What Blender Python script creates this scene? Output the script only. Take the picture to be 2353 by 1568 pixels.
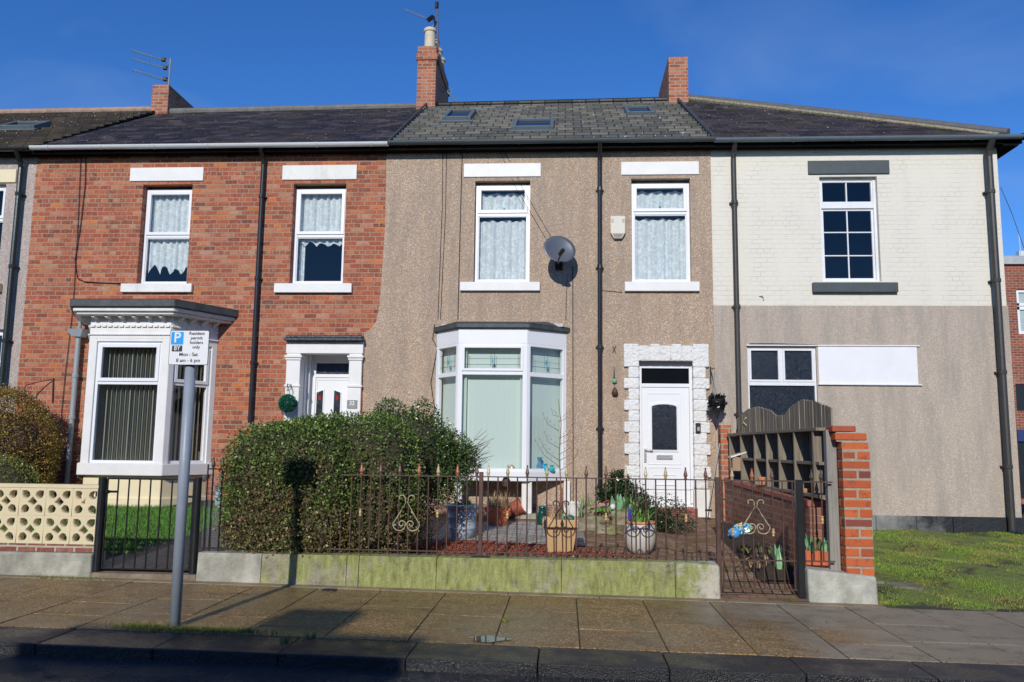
import bpy, math, random
import numpy as np
from mathutils import Vector, Matrix
for o in list(bpy.data.objects): bpy.data.objects.remove(o)
SC = bpy.context.scene
COL = SC.collection
rnd = random.Random(7)
rng = np.random.default_rng(7)
R = math.radians
# ------------------------------------------------------------ camera
YAW, PITCH, ROLL, FPX = R(3.6608), R(7.2594), R(0.6958), 1900.0
CAM = Vector((0, -13.6, 1.5))
_f0 = Vector((-math.sin(YAW), math.cos(YAW), 0)); _r0 = Vector((math.cos(YAW), math.sin(YAW), 0)); _u0 = Vector((0, 0, 1))
FW = _f0*math.cos(PITCH)+_u0*math.sin(PITCH); _u2 = -_f0*math.sin(PITCH)+_u0*math.cos(PITCH)
RT = _r0*math.cos(ROLL)+_u2*math.sin(ROLL); UP = -_r0*math.sin(ROLL)+_u2*math.cos(ROLL)
cam = bpy.data.cameras.new('camera'); co = bpy.data.objects.new('camera', cam); COL.objects.link(co)
cam.sensor_width = 36; cam.lens = 36*FPX/2353; cam.clip_end = 2000; cam.clip_start = .05
M = Matrix.Identity(4)
for i in range(3):
    M[i][0] = RT[i]; M[i][1] = UP[i]; M[i][2] = -FW[i]; M[i][3] = CAM[i]
co.matrix_world = M
SC.camera = co
# ------------------------------------------------------------ light
SUN_EL, SUN_AZ = 26.0, 7.0           # azimuth: light travels towards +Y and a little +X
w = bpy.data.worlds.new('World'); SC.world = w; w.use_nodes = True
nt = w.node_tree; nt.nodes.clear()
wo = nt.nodes.new('ShaderNodeOutputWorld'); bg = nt.nodes.new('ShaderNodeBackground'); sk = nt.nodes.new('ShaderNodeTexSky')
sk.sky_type = 'NISHITA'; sk.sun_disc = False; sk.sun_elevation = R(SUN_EL); sk.sun_rotation = R(180+SUN_AZ)
sk.air_density = 1.0; sk.dust_density = 0.0; sk.ozone_density = 6.0; sk.altitude = 1500
bg.inputs[1].default_value = 0.11
hs = nt.nodes.new('ShaderNodeHueSaturation'); hs.inputs['Hue'].default_value = .508; hs.inputs['Saturation'].default_value = 1.16; hs.inputs['Value'].default_value = 1.6; nt.links.new(sk.outputs[0], hs.inputs['Color']); tc = nt.nodes.new('ShaderNodeTexCoord'); mp = nt.nodes.new('ShaderNodeMapping'); mp.inputs['Scale'].default_value = (2.2, 2.2, 5.); mp.inputs['Rotation'].default_value = (0, .5, .3); nz = nt.nodes.new('ShaderNodeTexNoise'); nz.inputs['Scale'].default_value = 1.3; nz.inputs['Detail'].default_value = 6; nz.inputs['Distortion'].default_value = .6
rp_ = nt.nodes.new('ShaderNodeValToRGB'); rp_.color_ramp.elements[0].position = .5; rp_.color_ramp.elements[0].color = (0, 0, 0, 1); rp_.color_ramp.elements[1].position = .78; rp_.color_ramp.elements[1].color = (.16, .16, .16, 1)
mx_ = nt.nodes.new('ShaderNodeMix'); mx_.data_type = 'RGBA'; nt.links.new(tc.outputs['Generated'], mp.inputs[0]); nt.links.new(mp.outputs[0], nz.inputs['Vector']); nt.links.new(nz.outputs[0], rp_.inputs[0]); nt.links.new(rp_.outputs[0], mx_.inputs[0]); nt.links.new(hs.outputs[0], mx_.inputs[6]); mx_.inputs[7].default_value = (5.5, 6.5, 8, 1); nt.links.new(mx_.outputs[2], bg.inputs[0]); nt.links.new(bg.outputs[0], wo.inputs[0])
sl = bpy.data.lights.new('sun', 'SUN'); sl.energy = 4.2; sl.angle = R(0.4); sl.color = (1, .955, .88)
so = bpy.data.objects.new('sun', sl); COL.objects.link(so)
sd = Vector((math.sin(R(SUN_AZ))*math.cos(R(SUN_EL)), math.cos(R(SUN_AZ))*math.cos(R(SUN_EL)), -math.sin(R(SUN_EL))))
so.rotation_euler = sd.to_track_quat('-Z', 'Y').to_euler(); so.location = (-3, -30, 20)
SC.view_settings.view_transform = 'Standard'; SC.view_settings.look = 'None'; SC.view_settings.exposure = -.26; SC.view_settings.gamma = 1
SC.render.resolution_x = 1024; SC.render.resolution_y = 682

def A(x, y, Y=None, Z=None, X=None):
    """survey helper: a point read off the picture, placed at a known plane of the place"""
    d = RT*(x-1176.5)-UP*(y-784)+FW*FPX
    t = (Y-CAM.y)/d.y if Y is not None else (Z-CAM.z)/d.z if Z is not None else (X-CAM.x)/d.x
    return CAM+d*t
def RC(tl, tr, bl, br, Y=0):
    a, b, c, d = [A(*p, Y=Y) for p in (tl, tr, bl, br)]
    return ((a.x+c.x)/2, (b.x+d.x)/2, (c.z+d.z)/2, (a.z+b.z)/2)      # x0 x1 z0 z1
def street(x): return -.0107*x-.0053
# ------------------------------------------------------------ materials
class G:
    def __init__(s, name):
        s.m = bpy.data.materials.new(name); s.m.use_nodes = True; s.t = s.m.node_tree
        s.b = s.t.nodes['Principled BSDF']; s.o = s.t.nodes['Material Output']
    def n(s, typ, _o=0, **k):
        nd = s.t.nodes.new('ShaderNode'+typ)
        for a, v in k.items():
            if a.startswith('i'):
                key = a[1:]; sock = nd.inputs[int(key)] if key.isdigit() else nd.inputs[key.replace('_', ' ')]
                s.set(sock, v)
            else: setattr(nd, a, v)
        return nd.outputs[_o]
    def set(s, sock, v):
        if isinstance(v, bpy.types.NodeSocket): s.t.links.new(v, sock)
        else:
            if hasattr(sock.default_value, '__len__') and len(sock.default_value) == 4 and len(v) == 3: v = (*v, 1)
            sock.default_value = v
    def P(s, **k):
        for a, v in k.items(): s.set(s.b.inputs[a.replace('_', ' ')], v)
        return s
    def oc(s): return s.n('TexCoord', 3)
    def noise(s, sc, det=3, vec=None, rough=.55, dist=0):
        return s.n('TexNoise', iVector=vec or s.oc(), iScale=sc, iDetail=det, iRoughness=rough, iDistortion=dist)
    def mapv(s, vec, sc): return s.n('Mapping', iVector=vec, iScale=sc)
    def ramp(s, fac, stops, interp='LINEAR'):
        nd = s.t.nodes.new('ShaderNodeValToRGB'); cr = nd.color_ramp; cr.interpolation = interp
        while len(cr.elements) < len(stops): cr.elements.new(.5)
        for e, (p, c) in zip(cr.elements, stops):
            e.position = p; e.color = (*c, 1) if hasattr(c, '__len__') else (c, c, c, 1)
        s.set(nd.inputs[0], fac); return nd.outputs[0]
    def mix(s, f, a, b, bt='MIX'):
        nd = s.t.nodes.new('ShaderNodeMix'); nd.data_type = 'RGBA'; nd.blend_type = bt
        s.set(nd.inputs[0], f); s.set(nd.inputs[6], a); s.set(nd.inputs[7], b); return nd.outputs[2]
    def math(s, op, a, b=0.0, c=None):
        nd = s.t.nodes.new('ShaderNodeMath'); nd.operation = op; s.set(nd.inputs[0], a); s.set(nd.inputs[1], b)
        if c is not None: s.set(nd.inputs[2], c)
        return nd.outputs[0]
    def bump(s, h, dist=.01, st=1.0, nrm=None):
        nd = s.t.nodes.new('ShaderNodeBump'); nd.inputs['Distance'].default_value = dist; nd.inputs['Strength'].default_value = st
        s.set(nd.inputs['Height'], h)
        if nrm is not None: s.set(nd.inputs['Normal'], nrm)
        return nd.outputs[0]
    def rand(s): return s.n('NewGeometry', 8)     # random per island
def c3(c, k): return tuple(min(1, v*k) for v in c)
MC = {}
def simple(name, col, rough=.6, var=.12, vs=6, bs=60, bd=.002, metal=0, spec=.5, dirt=0, dirtcol=(.12, .1, .07)):
    if name in MC: return MC[name]
    g = G(name)
    c = g.mix(g.ramp(g.noise(vs, 6, None, .65), [(.3, 0.), (.7, 1.)]), c3(col, 1-var), c3(col, 1+var))
    if dirt:
        d = g.ramp(g.noise(2.3, 6, g.mapv(g.oc(), (1.4, 1.4, .5)), .65), [(.52, 0.), (.75, 1.)])
        c = g.mix(g.math('MULTIPLY', d, dirt), c, dirtcol)
    g.P(Base_Color=c, Roughness=rough, Metallic=metal, Specular_IOR_Level=spec)
    if bd: g.P(Normal=g.bump(g.noise(bs, 3), bd))
    MC[name] = g.m; return g.m
def island(name, stops, rough=.6, spec=.4, noise_patch=None, trans=0, bd=0):
    g = G(name); c = g.ramp(g.rand(), stops)
    if noise_patch:
        sc, lo, hi, cols = noise_patch[:4]
        c2 = g.ramp(g.rand(), cols); nf = g.noise(sc, 3)
        if len(noise_patch) > 4:      # dead growth sits low in the hedge
            zf = g.n('SeparateXYZ', 0, i0=g.oc()).node.outputs[2]; nf = g.math('SUBTRACT', nf, g.math('MULTIPLY', g.math('SUBTRACT', zf, noise_patch[4]), .3))
        c = g.mix(g.ramp(nf, [(lo, 0.), (hi, 1.)]), c, c2)
    g.P(Base_Color=c, Roughness=rough, Specular_IOR_Level=spec)
    if bd: g.P(Normal=g.bump(g.noise(120, 2), bd))
    MC[name] = g.m; return g.m
def brickmat(name, ramp, mortar, bw=.215, rh=.0785, mo=.009, sq=6, pale=.35, seed=0., off=.5, blot=16, planar=False, paint=None, smooth=.2, bumpd=.006):
    g = G(name); oc = g.oc()
    wob = g.noise(3.1, 2, oc); sep = g.n('SeparateXYZ', 0, i0=oc); sp = sep.node
    if planar: u, v = sp.outputs[0], sp.outputs[1]
    else: u, v = g.math('ADD', sp.outputs[0], sp.outputs[1]), sp.outputs[2]
    v = g.math('ADD', v, g.math('MULTIPLY', g.math('SUBTRACT', wob, .5), .014))
    u = g.math('ADD', u, seed)
    vec = g.n('CombineXYZ', 0, i0=u, i1=v)
    def bt():
        nd = g.t.nodes.new('ShaderNodeTexBrick'); nd.offset = off; nd.offset_frequency = 2; nd.squash = .5 if sq else 1.; nd.squash_frequency = sq or 2
        for k, x in (('Scale', 1.), ('Mortar Size', mo), ('Mortar Smooth', smooth), ('Brick Width', bw), ('Row Height', rh), ('Bias', 0.)): nd.inputs[k].default_value = x
        nd.inputs['Color1'].default_value = (0, 0, 0, 1); nd.inputs['Color2'].default_value = (1, 1, 1, 1); nd.inputs['Mortar'].default_value = (.5, .5, .5, 1)
        g.set(nd.inputs['Vector'], vec); return nd
    b = bt()
    tone = b.outputs[0]; fac = b.outputs[1]
    if paint:
        c = g.mix(g.noise(1.2, 5), c3(paint, .95), c3(paint, 1.04))
        c = g.mix(g.math('MULTIPLY', g.ramp(g.noise(60, 2, g.mapv(oc, (.15, .15, 1.6))), [(.66, 0.), (.74, 1.)]), .22), c, c3(paint, .62))
        h = g.math('ADD', g.math('MULTIPLY', g.math('MULTIPLY', fac, g.ramp(g.noise(2.6, 5), [(.38, .1), (.62, 1.)])), -.8), g.math('MULTIPLY', g.noise(24, 4), .55))
        c = g.mix(g.math('MULTIPLY', g.ramp(g.noise(1.4, 7, g.mapv(oc, (2.5, 2.5, .5)), .7), [(.5, 0.), (.68, 1.)]), .16), c, (.5, .47, .4))
        g.P(Base_Color=c, Roughness=.62, Normal=g.bump(h, bumpd)); MC[name] = g.m; return g.m
    c = g.ramp(tone, ramp)
    n1 = g.noise(blot, 4, oc, .6)
    c = g.mix(g.math('MULTIPLY', g.ramp(n1, [(.5, 0.), (.72, 1.)]), pale), c, (.52, .33, .24))
    c = g.mix(g.math('MULTIPLY', g.ramp(g.noise(blot*.7, 4, g.mapv(oc, (1, 1, 1.7))), [(.53, 0.), (.7, 1.)]), .6), c, (.13, .05, .04))
    c = g.mix(g.math('MULTIPLY', g.noise(70, 2), .25), c, (.2, .08, .05))
    mc = g.mix(g.noise(5, 4), c3(mortar, .75), c3(mortar, 1.15))
    c = g.mix(fac, c, mc)
    c = g.mix(g.math('MULTIPLY', g.ramp(g.noise(.9, 6, g.mapv(oc, (1.6, 1.6, .7)), .65), [(.44, 0.), (.68, 1.)]), .22), c, (.12, .06, .04))
    c = g.mix(g.math('MULTIPLY', g.ramp(g.noise(1.7, 6, g.mapv(oc, (1, 1, 1.2)), .7), [(.55, 0.), (.7, 1.)]), .3), c, (.5, .33, .25))
    g.P(Base_Color=c, Roughness=.85, Specular_IOR_Level=.25, Normal=g.bump(g.math('ADD', g.math('MULTIPLY', fac, -1.), g.math('MULTIPLY', g.noise(90, 3), .35)), bumpd))
    MC[name] = g.m; return g.m
RED = [(0, (.17, .06, .045)), (.08, (.3, .075, .04)), (.35, (.4, .095, .045)), (.65, (.46, .12, .055)), (.8, (.5, .17, .085)), (.9, (.52, .27, .17)), (.95, (.6, .16, .04)), (1, (.62, .19, .05))]
BR = brickmat('old_red_brick', RED, (.43, .29, .19), mo=.009, pale=.65, blot=24, smooth=.35)
BRC = brickmat('chimney_brick', [(0, (.28, .08, .04)), (.5, (.45, .13, .06)), (1, (.55, .2, .1))], (.42, .36, .28), sq=0, bw=.225, rh=.076, pale=.25)
BRO = brickmat('orange_brick', [(0, (.38, .1, .05)), (.5, (.56, .14, .045)), (1, (.62, .19, .08))], (.38, .33, .26), sq=0, bw=.215, rh=.083, mo=.012, pale=.12, seed=.02)
BRG = brickmat('garden_wall_brick', [(0, (.2, .07, .05)), (.5, (.33, .1, .06)), (1, (.42, .16, .09))], (.3, .26, .2), sq=0, rh=.08, mo=.011, pale=.2)
BRF = brickmat('far_brick', [(0, (.22, .06, .04)), (1, (.36, .1, .06))], (.4, .3, .22), sq=0, rh=.078, pale=.05)
CREAM = brickmat('cream_painted_brick', None, None, paint=(.715, .675, .57), rh=.0785, sq=6, smooth=.6, bumpd=.0055)
PAV = brickmat('brick_paving', [(0, (.2, .1, .065)), (.5, (.3, .17, .11)), (1, (.36, .24, .17))], (.1, .105, .045), sq=0, bw=.2, rh=.1, mo=.006, pale=.1, planar=True)
GPAV = brickmat('grey_block_paving', [(0, (.3, .29, .27)), (.5, (.42, .41, .38)), (1, (.5, .48, .45))], (.1, .1, .07), sq=0, bw=.2, rh=.1, mo=.008, pale=0, planar=True)
def moss_over(mt, col, lo, hi, sc=3, amt=1.0):
    t = mt.node_tree; b = t.nodes['Principled BSDF']; src = b.inputs['Base Color'].links[0].from_socket
    g = G.__new__(G); g.m = mt; g.t = t; g.b = b
    f = g.math('MULTIPLY', g.ramp(g.noise(sc, 8, None, .7), [(lo, 0.), (hi, 1.)]), amt)
    g.P(Base_Color=g.mix(f, src, g.mix(g.noise(40, 3), c3(col, .5), c3(col, 1.4)))); return mt
moss_over(PAV, (.1, .13, .02), .5, .68, 3.5, .8); moss_over(GPAV, (.1, .11, .04), .55, .75, 4, .6); moss_over(BRG, (.07, .08, .04), .5, .7, 3, .5)
def pebble(name, cols, sc=58, mortar=(.33, .25, .18), bd=.006, stain=.42, stcol=(.24, .2, .165), big=.3):
    g = G(name); oc = g.oc()
    nd = g.t.nodes.new('ShaderNodeTexVoronoi'); nd.inputs['Scale'].default_value = sc; g.set(nd.inputs['Vector'], oc)
    sepc = g.n('SeparateColor', 0, i0=nd.outputs['Color'])
    c = g.ramp(sepc, cols)
    c = g.mix(g.ramp(nd.outputs['Distance'], [(.35, 0.), (.75, 1.)]), c, mortar)
    c = g.mix(g.math('MULTIPLY', g.ramp(g.noise(.9, 5), [(.35, 0.), (.65, 1.)]), big), c, c3(mortar, 1.1))
    d = g.ramp(g.noise(1.6, 7, g.mapv(oc, (2.4, 2.4, .4)), .7), [(.44, 0.), (.64, 1.)])
    c = g.mix(g.math('MULTIPLY', d, stain), c, stcol)
    h = g.math('SUBTRACT', 1., nd.outputs['Distance'])
    g.P(Base_Color=c, Roughness=.8, Specular_IOR_Level=.3, Normal=g.bump(h, bd)); MC[name] = g.m; return g.m
PEB = pebble('pebbledash', [(0, (.32, .17, .1)), (.25, (.45, .3, .195)), (.55, (.52, .385, .275)), (.82, (.61, .5, .385)), (1, (.82, .76, .67))], sc=74, mortar=(.37, .275, .19), bd=.006, big=.35)
PEBG = pebble('grey_render', [(0, (.38, .3, .235)), (.5, (.49, .41, .33)), (1, (.66, .59, .5))], sc=75, mortar=(.41, .34, .275), bd=.004, stain=.6, stcol=(.3, .27, .235), big=.45)
PEBL = pebble('pink_pebbledash', [(0, (.34, .24, .2)), (.5, (.5, .42, .37)), (1, (.75, .7, .66))], sc=70, mortar=(.4, .34, .3))
WHITE = simple('white_paint', (.76, .75, .72), .5, .05, 4, 30, .0015, dirt=.12, dirtcol=(.5, .46, .4))
WORN = simple('worn_white_stone', (.74, .73, .68), .6, .08, 3, 40, .003, dirt=.5, dirtcol=(.36, .35, .3))
UPVC = simple('white_plastic', (.8, .81, .82), .3, .02, 2, 10, 0)
BLACK = simple('black_paint', (.012, .013, .014), .35, .3, 5, 90, .001)
PIPE = simple('black_plastic', (.017, .018, .02), .3, .2, 5, 50, .0004)
GREYP = simple('grey_pipe_paint', (.3, .34, .36), .45, .12, 5, 50, .001)
GALV = simple('grey_post_paint', (.27, .31, .36), .42, .08, 5, 60, .0008, dirt=.2)
BROWN = simple('rusty_brown_iron', (.07, .035, .025), .55, .4, 14, 120, .001, dirt=.4, dirtcol=(.16, .06, .03))
GOLD = island('chipped_gold_paint', [(0, (.5, .16, .05)), (.3, (.3, .09, .04)), (.6, (.55, .4, .17)), (1, (.62, .52, .3))], .5)
CREAMP = simple('cream_paint', (.76, .66, .43), .55, .04, 3, 40, .001)
LEAD = simple('lead_grey', (.055, .065, .068), .6, .35, 8, 30, .004, dirt=.3, dirtcol=(.14, .15, .13))
SLATEB = simple('dark_paint', (.05, .065, .07), .55, .15, 6, 40, .002)
DISH = simple('dish_grey_metal', (.12, .13, .15), .38, .08, 5, 50, .0003, metal=.2)
WOOD = None
def woodmat(name, cols, sc=(60, 60, 2.5), rough=.8):
    g = G(name); oc = g.oc(); n = g.noise(1., 5, g.mapv(oc, sc), .6)
    c = g.ramp(n, [(.3, cols[0]), (.5, cols[1]), (.7, cols[2])])
    c = g.mix(g.ramp(g.rand(), [(0, .0), (1, .5)]), c, c3(cols[0], 1.2))
    c = g.mix(g.ramp(g.noise(3, 4), [(.55, 0.), (.8, .5)]), c, (.07, .08, .04))
    g.P(Base_Color=c, Roughness=rough, Specular_IOR_Level=.2, Normal=g.bump(n, .003)); MC[name] = g.m; return g.m
WOOD = woodmat('weathered_fence_wood', [(.14, .115, .085), (.27, .23, .175), (.4, .355, .28)])
WOODG = woodmat('grey_post_wood', [(.2, .19, .17), (.3, .29, .26), (.4, .38, .34)])
NEWOOD = woodmat('pale_box_wood', [(.3, .2, .13), (.4, .27, .18), (.48, .34, .24)])
def glassmat(name, tint=(.9, .93, .93), rough=.01, refl=1.0):
    g = G(name); t = g.t
    fr = g.n('Fresnel', iIOR=g.math('MULTIPLY_ADD', g.n('NewGeometry', 6), 1/1.55-1.55, 1.55)); fr = g.math('MULTIPLY', fr, 1.25*refl)
    tr = t.nodes.new('ShaderNodeBsdfTransparent'); tr.inputs[0].default_value = (*tint, 1)
    gl = t.nodes.new('ShaderNodeBsdfGlossy'); gl.inputs['Roughness'].default_value = rough
    g.set(gl.inputs['Normal'], g.bump(g.noise(2.5, 1), .0015))
    mx = t.nodes.new('ShaderNodeMixShader'); g.set(mx.inputs[0], fr); t.links.new(tr.outputs[0], mx.inputs[1]); t.links.new(gl.outputs[0], mx.inputs[2])
    t.links.new(mx.outputs[0], g.o.inputs[0]); MC[name] = g.m; return g.m
GLASS = glassmat('window_glass')
DGLASS = G('dark_obscured_glass').P(Base_Color=(.006, .008, .01), Roughness=.08, Specular_IOR_Level=.6).m
CGLASS = simple('patterned_dark_glass', (.02, .026, .035), .18, .6, 30, 60, .004)
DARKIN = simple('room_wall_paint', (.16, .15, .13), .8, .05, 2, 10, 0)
def curtainmat(name, col, lace=0., alpha=1., tl_=.4):
    g = G(name); t = g.t
    n = g.noise(13, 3, None, .6, 1.2); c = g.mix(g.ramp(n, [(.48, 0.), (.6, 1.)]), c3(col, 1-lace), col)
    df = t.nodes.new('ShaderNodeBsdfDiffuse'); g.set(df.inputs[0], c)
    tl = t.nodes.new('ShaderNodeBsdfTranslucent'); g.set(tl.inputs[0], c)
    m1 = t.nodes.new('ShaderNodeMixShader'); m1.inputs[0].default_value = tl_
    t.links.new(df.outputs[0], m1.inputs[1]); t.links.new(tl.outputs[0], m1.inputs[2])
    tr = t.nodes.new('ShaderNodeBsdfTransparent'); m2 = t.nodes.new('ShaderNodeMixShader')
    f = g.ramp(n, [(.42, 1-(1-alpha)), (.6, 1.)]) if lace else alpha
    g.set(m2.inputs[0], f)
    t.links.new(tr.outputs[0], m2.inputs[1]); t.links.new(m1.outputs[0], m2.inputs[2]); t.links.new(m2.outputs[0], g.o.inputs[0])
    MC[name] = g.m; return g.m
LACE = curtainmat('lace_net', (.86, .9, .88), .13, .9, .1)
BLIND = curtainmat('green_white_blind_fabric', (.78, .88, .8), 0, 1., .2)
BLINDG = curtainmat('cream_blind_fabric', (.55, .53, .42), 0)
def slatemat(name, cols, bw=.28, rh=.19, mo=.004, moss=.5, rough=.35, mossc=(.16, .14, .06), jit=.35):
    g = G(name); oc = g.oc(); sp = g.n('SeparateXYZ', 0, i0=oc).node
    vec = g.n('CombineXYZ', 0, i0=sp.outputs[0], i1=g.math('ADD', sp.outputs[1], .3))
    nd = g.t.nodes.new('ShaderNodeTexBrick'); nd.offset = .5; nd.offset_frequency = 2
    for k, x in (('Scale', 1.), ('Mortar Size', mo), ('Mortar Smooth', .1), ('Brick Width', bw), ('Row Height', rh)): nd.inputs[k].default_value = x
    nd.inputs['Color1'].default_value = (0, 0, 0, 1); nd.inputs['Color2'].default_value = (1, 1, 1, 1)
    g.set(nd.inputs['Vector'], vec)
    c = g.ramp(nd.outputs[0], cols)
    c = g.mix(g.math('MULTIPLY', g.ramp(g.noise(1.1, 7, None, .7), [(.48, 0.), (.72, 1.)]), moss), c, mossc)
    c = g.mix(g.ramp(g.noise(26, 2), [(.68, 0.), (.72, .8)]), c, (.5, .5, .44))
    c = g.mix(nd.outputs[1], c, (.01, .01, .01))
    rr = g.math('ADD', rough, g.math('MULTIPLY', g.noise(5, 3), .3))
    h = g.math('ADD', g.math('MULTIPLY', nd.outputs[1], -1.), g.math('ADD', g.math('MULTIPLY', nd.outputs[0], jit), g.math('MULTIPLY', g.noise(30, 3), .5)))
    g.P(Base_Color=c, Roughness=rr, Specular_IOR_Level=.22, Normal=g.bump(h, .012)); MC[name] = g.m; return g.m
SLATE = slatemat('wet_dark_slate', [(0, (.010, .009, .012)), (.45, (.024, .02, .027)), (.8, (.045, .035, .042)), (1, (.075, .06, .062))], moss=.75, mossc=(.06, .045, .022), rough=.5)
SLATE2 = slatemat('brown_slate', [(0, (.02, .017, .02)), (.5, (.04, .033, .036)), (1, (.065, .05, .052))], moss=.3, rough=.6)
TILE = slatemat('grey_concrete_tile', [(0, (.045, .047, .043)), (.5, (.078, .078, .07)), (1, (.15, .138, .115))], bw=.3, rh=.2506, mo=.013, moss=.6, rough=.4, mossc=(.12, .105, .06))
TILED = slatemat('dark_brown_tile', [(0, (.022, .016, .012)), (1, (.05, .036, .028))], bw=.3, rh=.24, mo=.008, moss=.3, rough=.6)
def asphalt():
    g = G('wet_asphalt'); n = g.noise(110, 3)
    nd = g.t.nodes.new('ShaderNodeTexVoronoi'); nd.inputs['Scale'].default_value = 95; g.set(nd.inputs['Vector'], g.oc())
    big = g.noise(1.3, 4)
    c = g.mix(big, (.010, .010, .011), (.030, .029, .028))
    c = g.mix(g.ramp(n, [(.6, 0.), (.7, .35)]), c, (.09, .085, .075))
    g.P(Base_Color=c, Roughness=g.ramp(g.noise(3, 4), [(.35, .12), (.6, .3)]), Specular_IOR_Level=.8, Normal=g.bump(g.math('ADD', g.math('MULTIPLY', nd.outputs['Distance'], 1.5), n), .014)); return g.m
ASPH = asphalt()
def slabmat():
    g = G('wet_paving_slab'); r = g.rand(); sp = g.n('SeparateXYZ', 0, i0=g.oc()).node
    nd = g.t.nodes.new('ShaderNodeTexVoronoi'); nd.inputs['Scale'].default_value = 75; g.set(nd.inputs['Vector'], g.oc())
    sc = g.n('SeparateColor', 0, i0=nd.outputs['Color'])
    agg = g.ramp(sc, [(0, (.18, .1, .028)), (.45, (.3, .18, .058)), (.8, (.4, .25, .09)), (.93, (.5, .34, .15)), (1, (.68, .54, .34))])
    smooth = g.mix(g.noise(2, 5), (.28, .225, .15), (.42, .35, .24))
    right = g.ramp(g.math('ADD', g.math('MULTIPLY', sp.outputs[0], .25), g.math('MULTIPLY', r, .35)), [(.62, 0.), (.7, 1.)])
    c = g.mix(right, agg, smooth)
    c = g.mix(g.math('MULTIPLY', r, .3), c, (.1, .075, .05))
    wet = g.ramp(g.noise(.9, 5, None, .6), [(.4, 0.), (.62, 1.)])
    c = g.mix(g.math('MULTIPLY', wet, .5), c, (.11, .078, .042))
    c = g.mix(g.ramp(g.noise(5, 7, None, .75), [(.58, 0.), (.7, .5)]), c, (.09, .1, .03))
    c = g.mix(g.ramp(g.noise(2.7, 8, g.mapv(g.oc(), (1, 1.6, 1)), .75), [(.5, 0.), (.64, .55)]), c, (.075, .055, .032))
    c = g.mix(g.ramp(g.noise(34, 2), [(.7, 0.), (.73, .6)]), c, (.035, .03, .025))
    rr = g.math('SUBTRACT', .62, g.math('MULTIPLY', wet, .36))
    g.P(Base_Color=c, Roughness=rr, Specular_IOR_Level=.45, Normal=g.bump(g.math('ADD', g.math('MULTIPLY', nd.outputs['Distance'], -1.), g.noise(9, 3)), .0035)); return g.m
SLAB = slabmat()
def kerbmat():
    g = G('wet_dark_kerb_stone'); oc = g.oc(); n = g.noise(9, 5, g.mapv(oc, (1.2, 4, 1.2)), .7)
    c = g.mix(n, (.007, .0075, .008), (.026, .027, .028)); c = g.mix(g.ramp(g.noise(2.2, 5), [(.58, 0.), (.72, .6)]), c, (.075, .07, .06))
    sp = g.n('SeparateXYZ', 0, i0=oc).node
    g.P(Base_Color=c, Roughness=g.ramp(g.noise(3, 3), [(.4, .2), (.6, .5)]), Specular_IOR_Level=.55, Normal=g.bump(g.math('ADD', n, g.math('MULTIPLY', g.noise(85, 2), .9)), .014)); return g.m
KERB = kerbmat()
def stonemat():
    g = G('mossy_sandstone'); oc = g.oc(); sp = g.n('SeparateXYZ', 0, i0=oc).node
    n = g.ramp(g.noise(4, 8, g.mapv(oc, (1, 1, 1.2)), .75), [(.34, 0.), (.66, 1.)])
    c = g.mix(n, (.16, .145, .09), (.46, .41, .31))
    st = g.noise(3., 8, g.mapv(oc, (5, 5, .7)), .75); st2 = g.noise(2.6, 7, None, .7)
    grn = g.ramp(g.math('ADD', g.math('MULTIPLY_ADD', st, .5, g.math('MULTIPLY', st2, .5)), g.math('MULTIPLY', g.ramp(g.math('MULTIPLY_ADD', sp.outputs[0], .25, 1.), [(.25, 0.), (.6, 1.)]), .1)), [(.45, 0.), (.58, 1.)])
    c = g.mix(g.math('MULTIPLY', grn, .92), c, g.mix(g.ramp(g.noise(9, 7, g.mapv(oc, (2, 2, .5)), .75), [(.3, 0.), (.68, 1.)]), (.11, .13, .025), (.43, .45, .14)))
    c = g.mix(g.math('MULTIPLY', g.ramp(g.noise(2.4, 8, g.mapv(oc, (1, 1, 1.6)), .78), [(.56, 0.), (.68, 1.)]), .75), c, g.mix(g.noise(30, 3), (.36, .34, .26), (.62, .6, .52)))
    c = g.mix(g.math('MULTIPLY', g.ramp(g.math('MULTIPLY', g.math('ADD', sp.outputs[0], g.math('MULTIPLY', g.noise(5, 7, None, .75), 1.2)), .4), [(.76, 0.), (.84, 1.)]), .85), c, g.mix(g.noise(14, 4), (.5, .42, .32), (.66, .64, .57)))
    c = g.mix(g.ramp(g.noise(6, 8, g.mapv(oc, (1, 1, .6)), .75), [(.57, 0.), (.7, .75)]), c, (.06, .065, .03))
    g.P(Base_Color=c, Roughness=.75, Normal=g.bump(g.math('ADD', n, g.math('MULTIPLY', g.noise(40, 4), .4)), .014)); MC['s'] = g.m; return g.m
STONE = stonemat()
GSTONE = simple('grey_limestone', (.34, .33, .27), .8, .4, 4, 30, .01, dirt=.75, dirtcol=(.12, .125, .08))
GSTONE2 = simple('pale_weathered_stone', (.42, .42, .36), .8, .3, 5, 30, .01, dirt=.6, dirtcol=(.2, .2, .13))
SOIL = simple('dark_soil', (.045, .032, .02), .95, .5, 7, 50, .02)
PATH = simple('shade_toned_path', (.04, .037, .034), .5, .4, 7, 60, .005)  # dark base colour stands in for the shade lying on the left path
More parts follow.
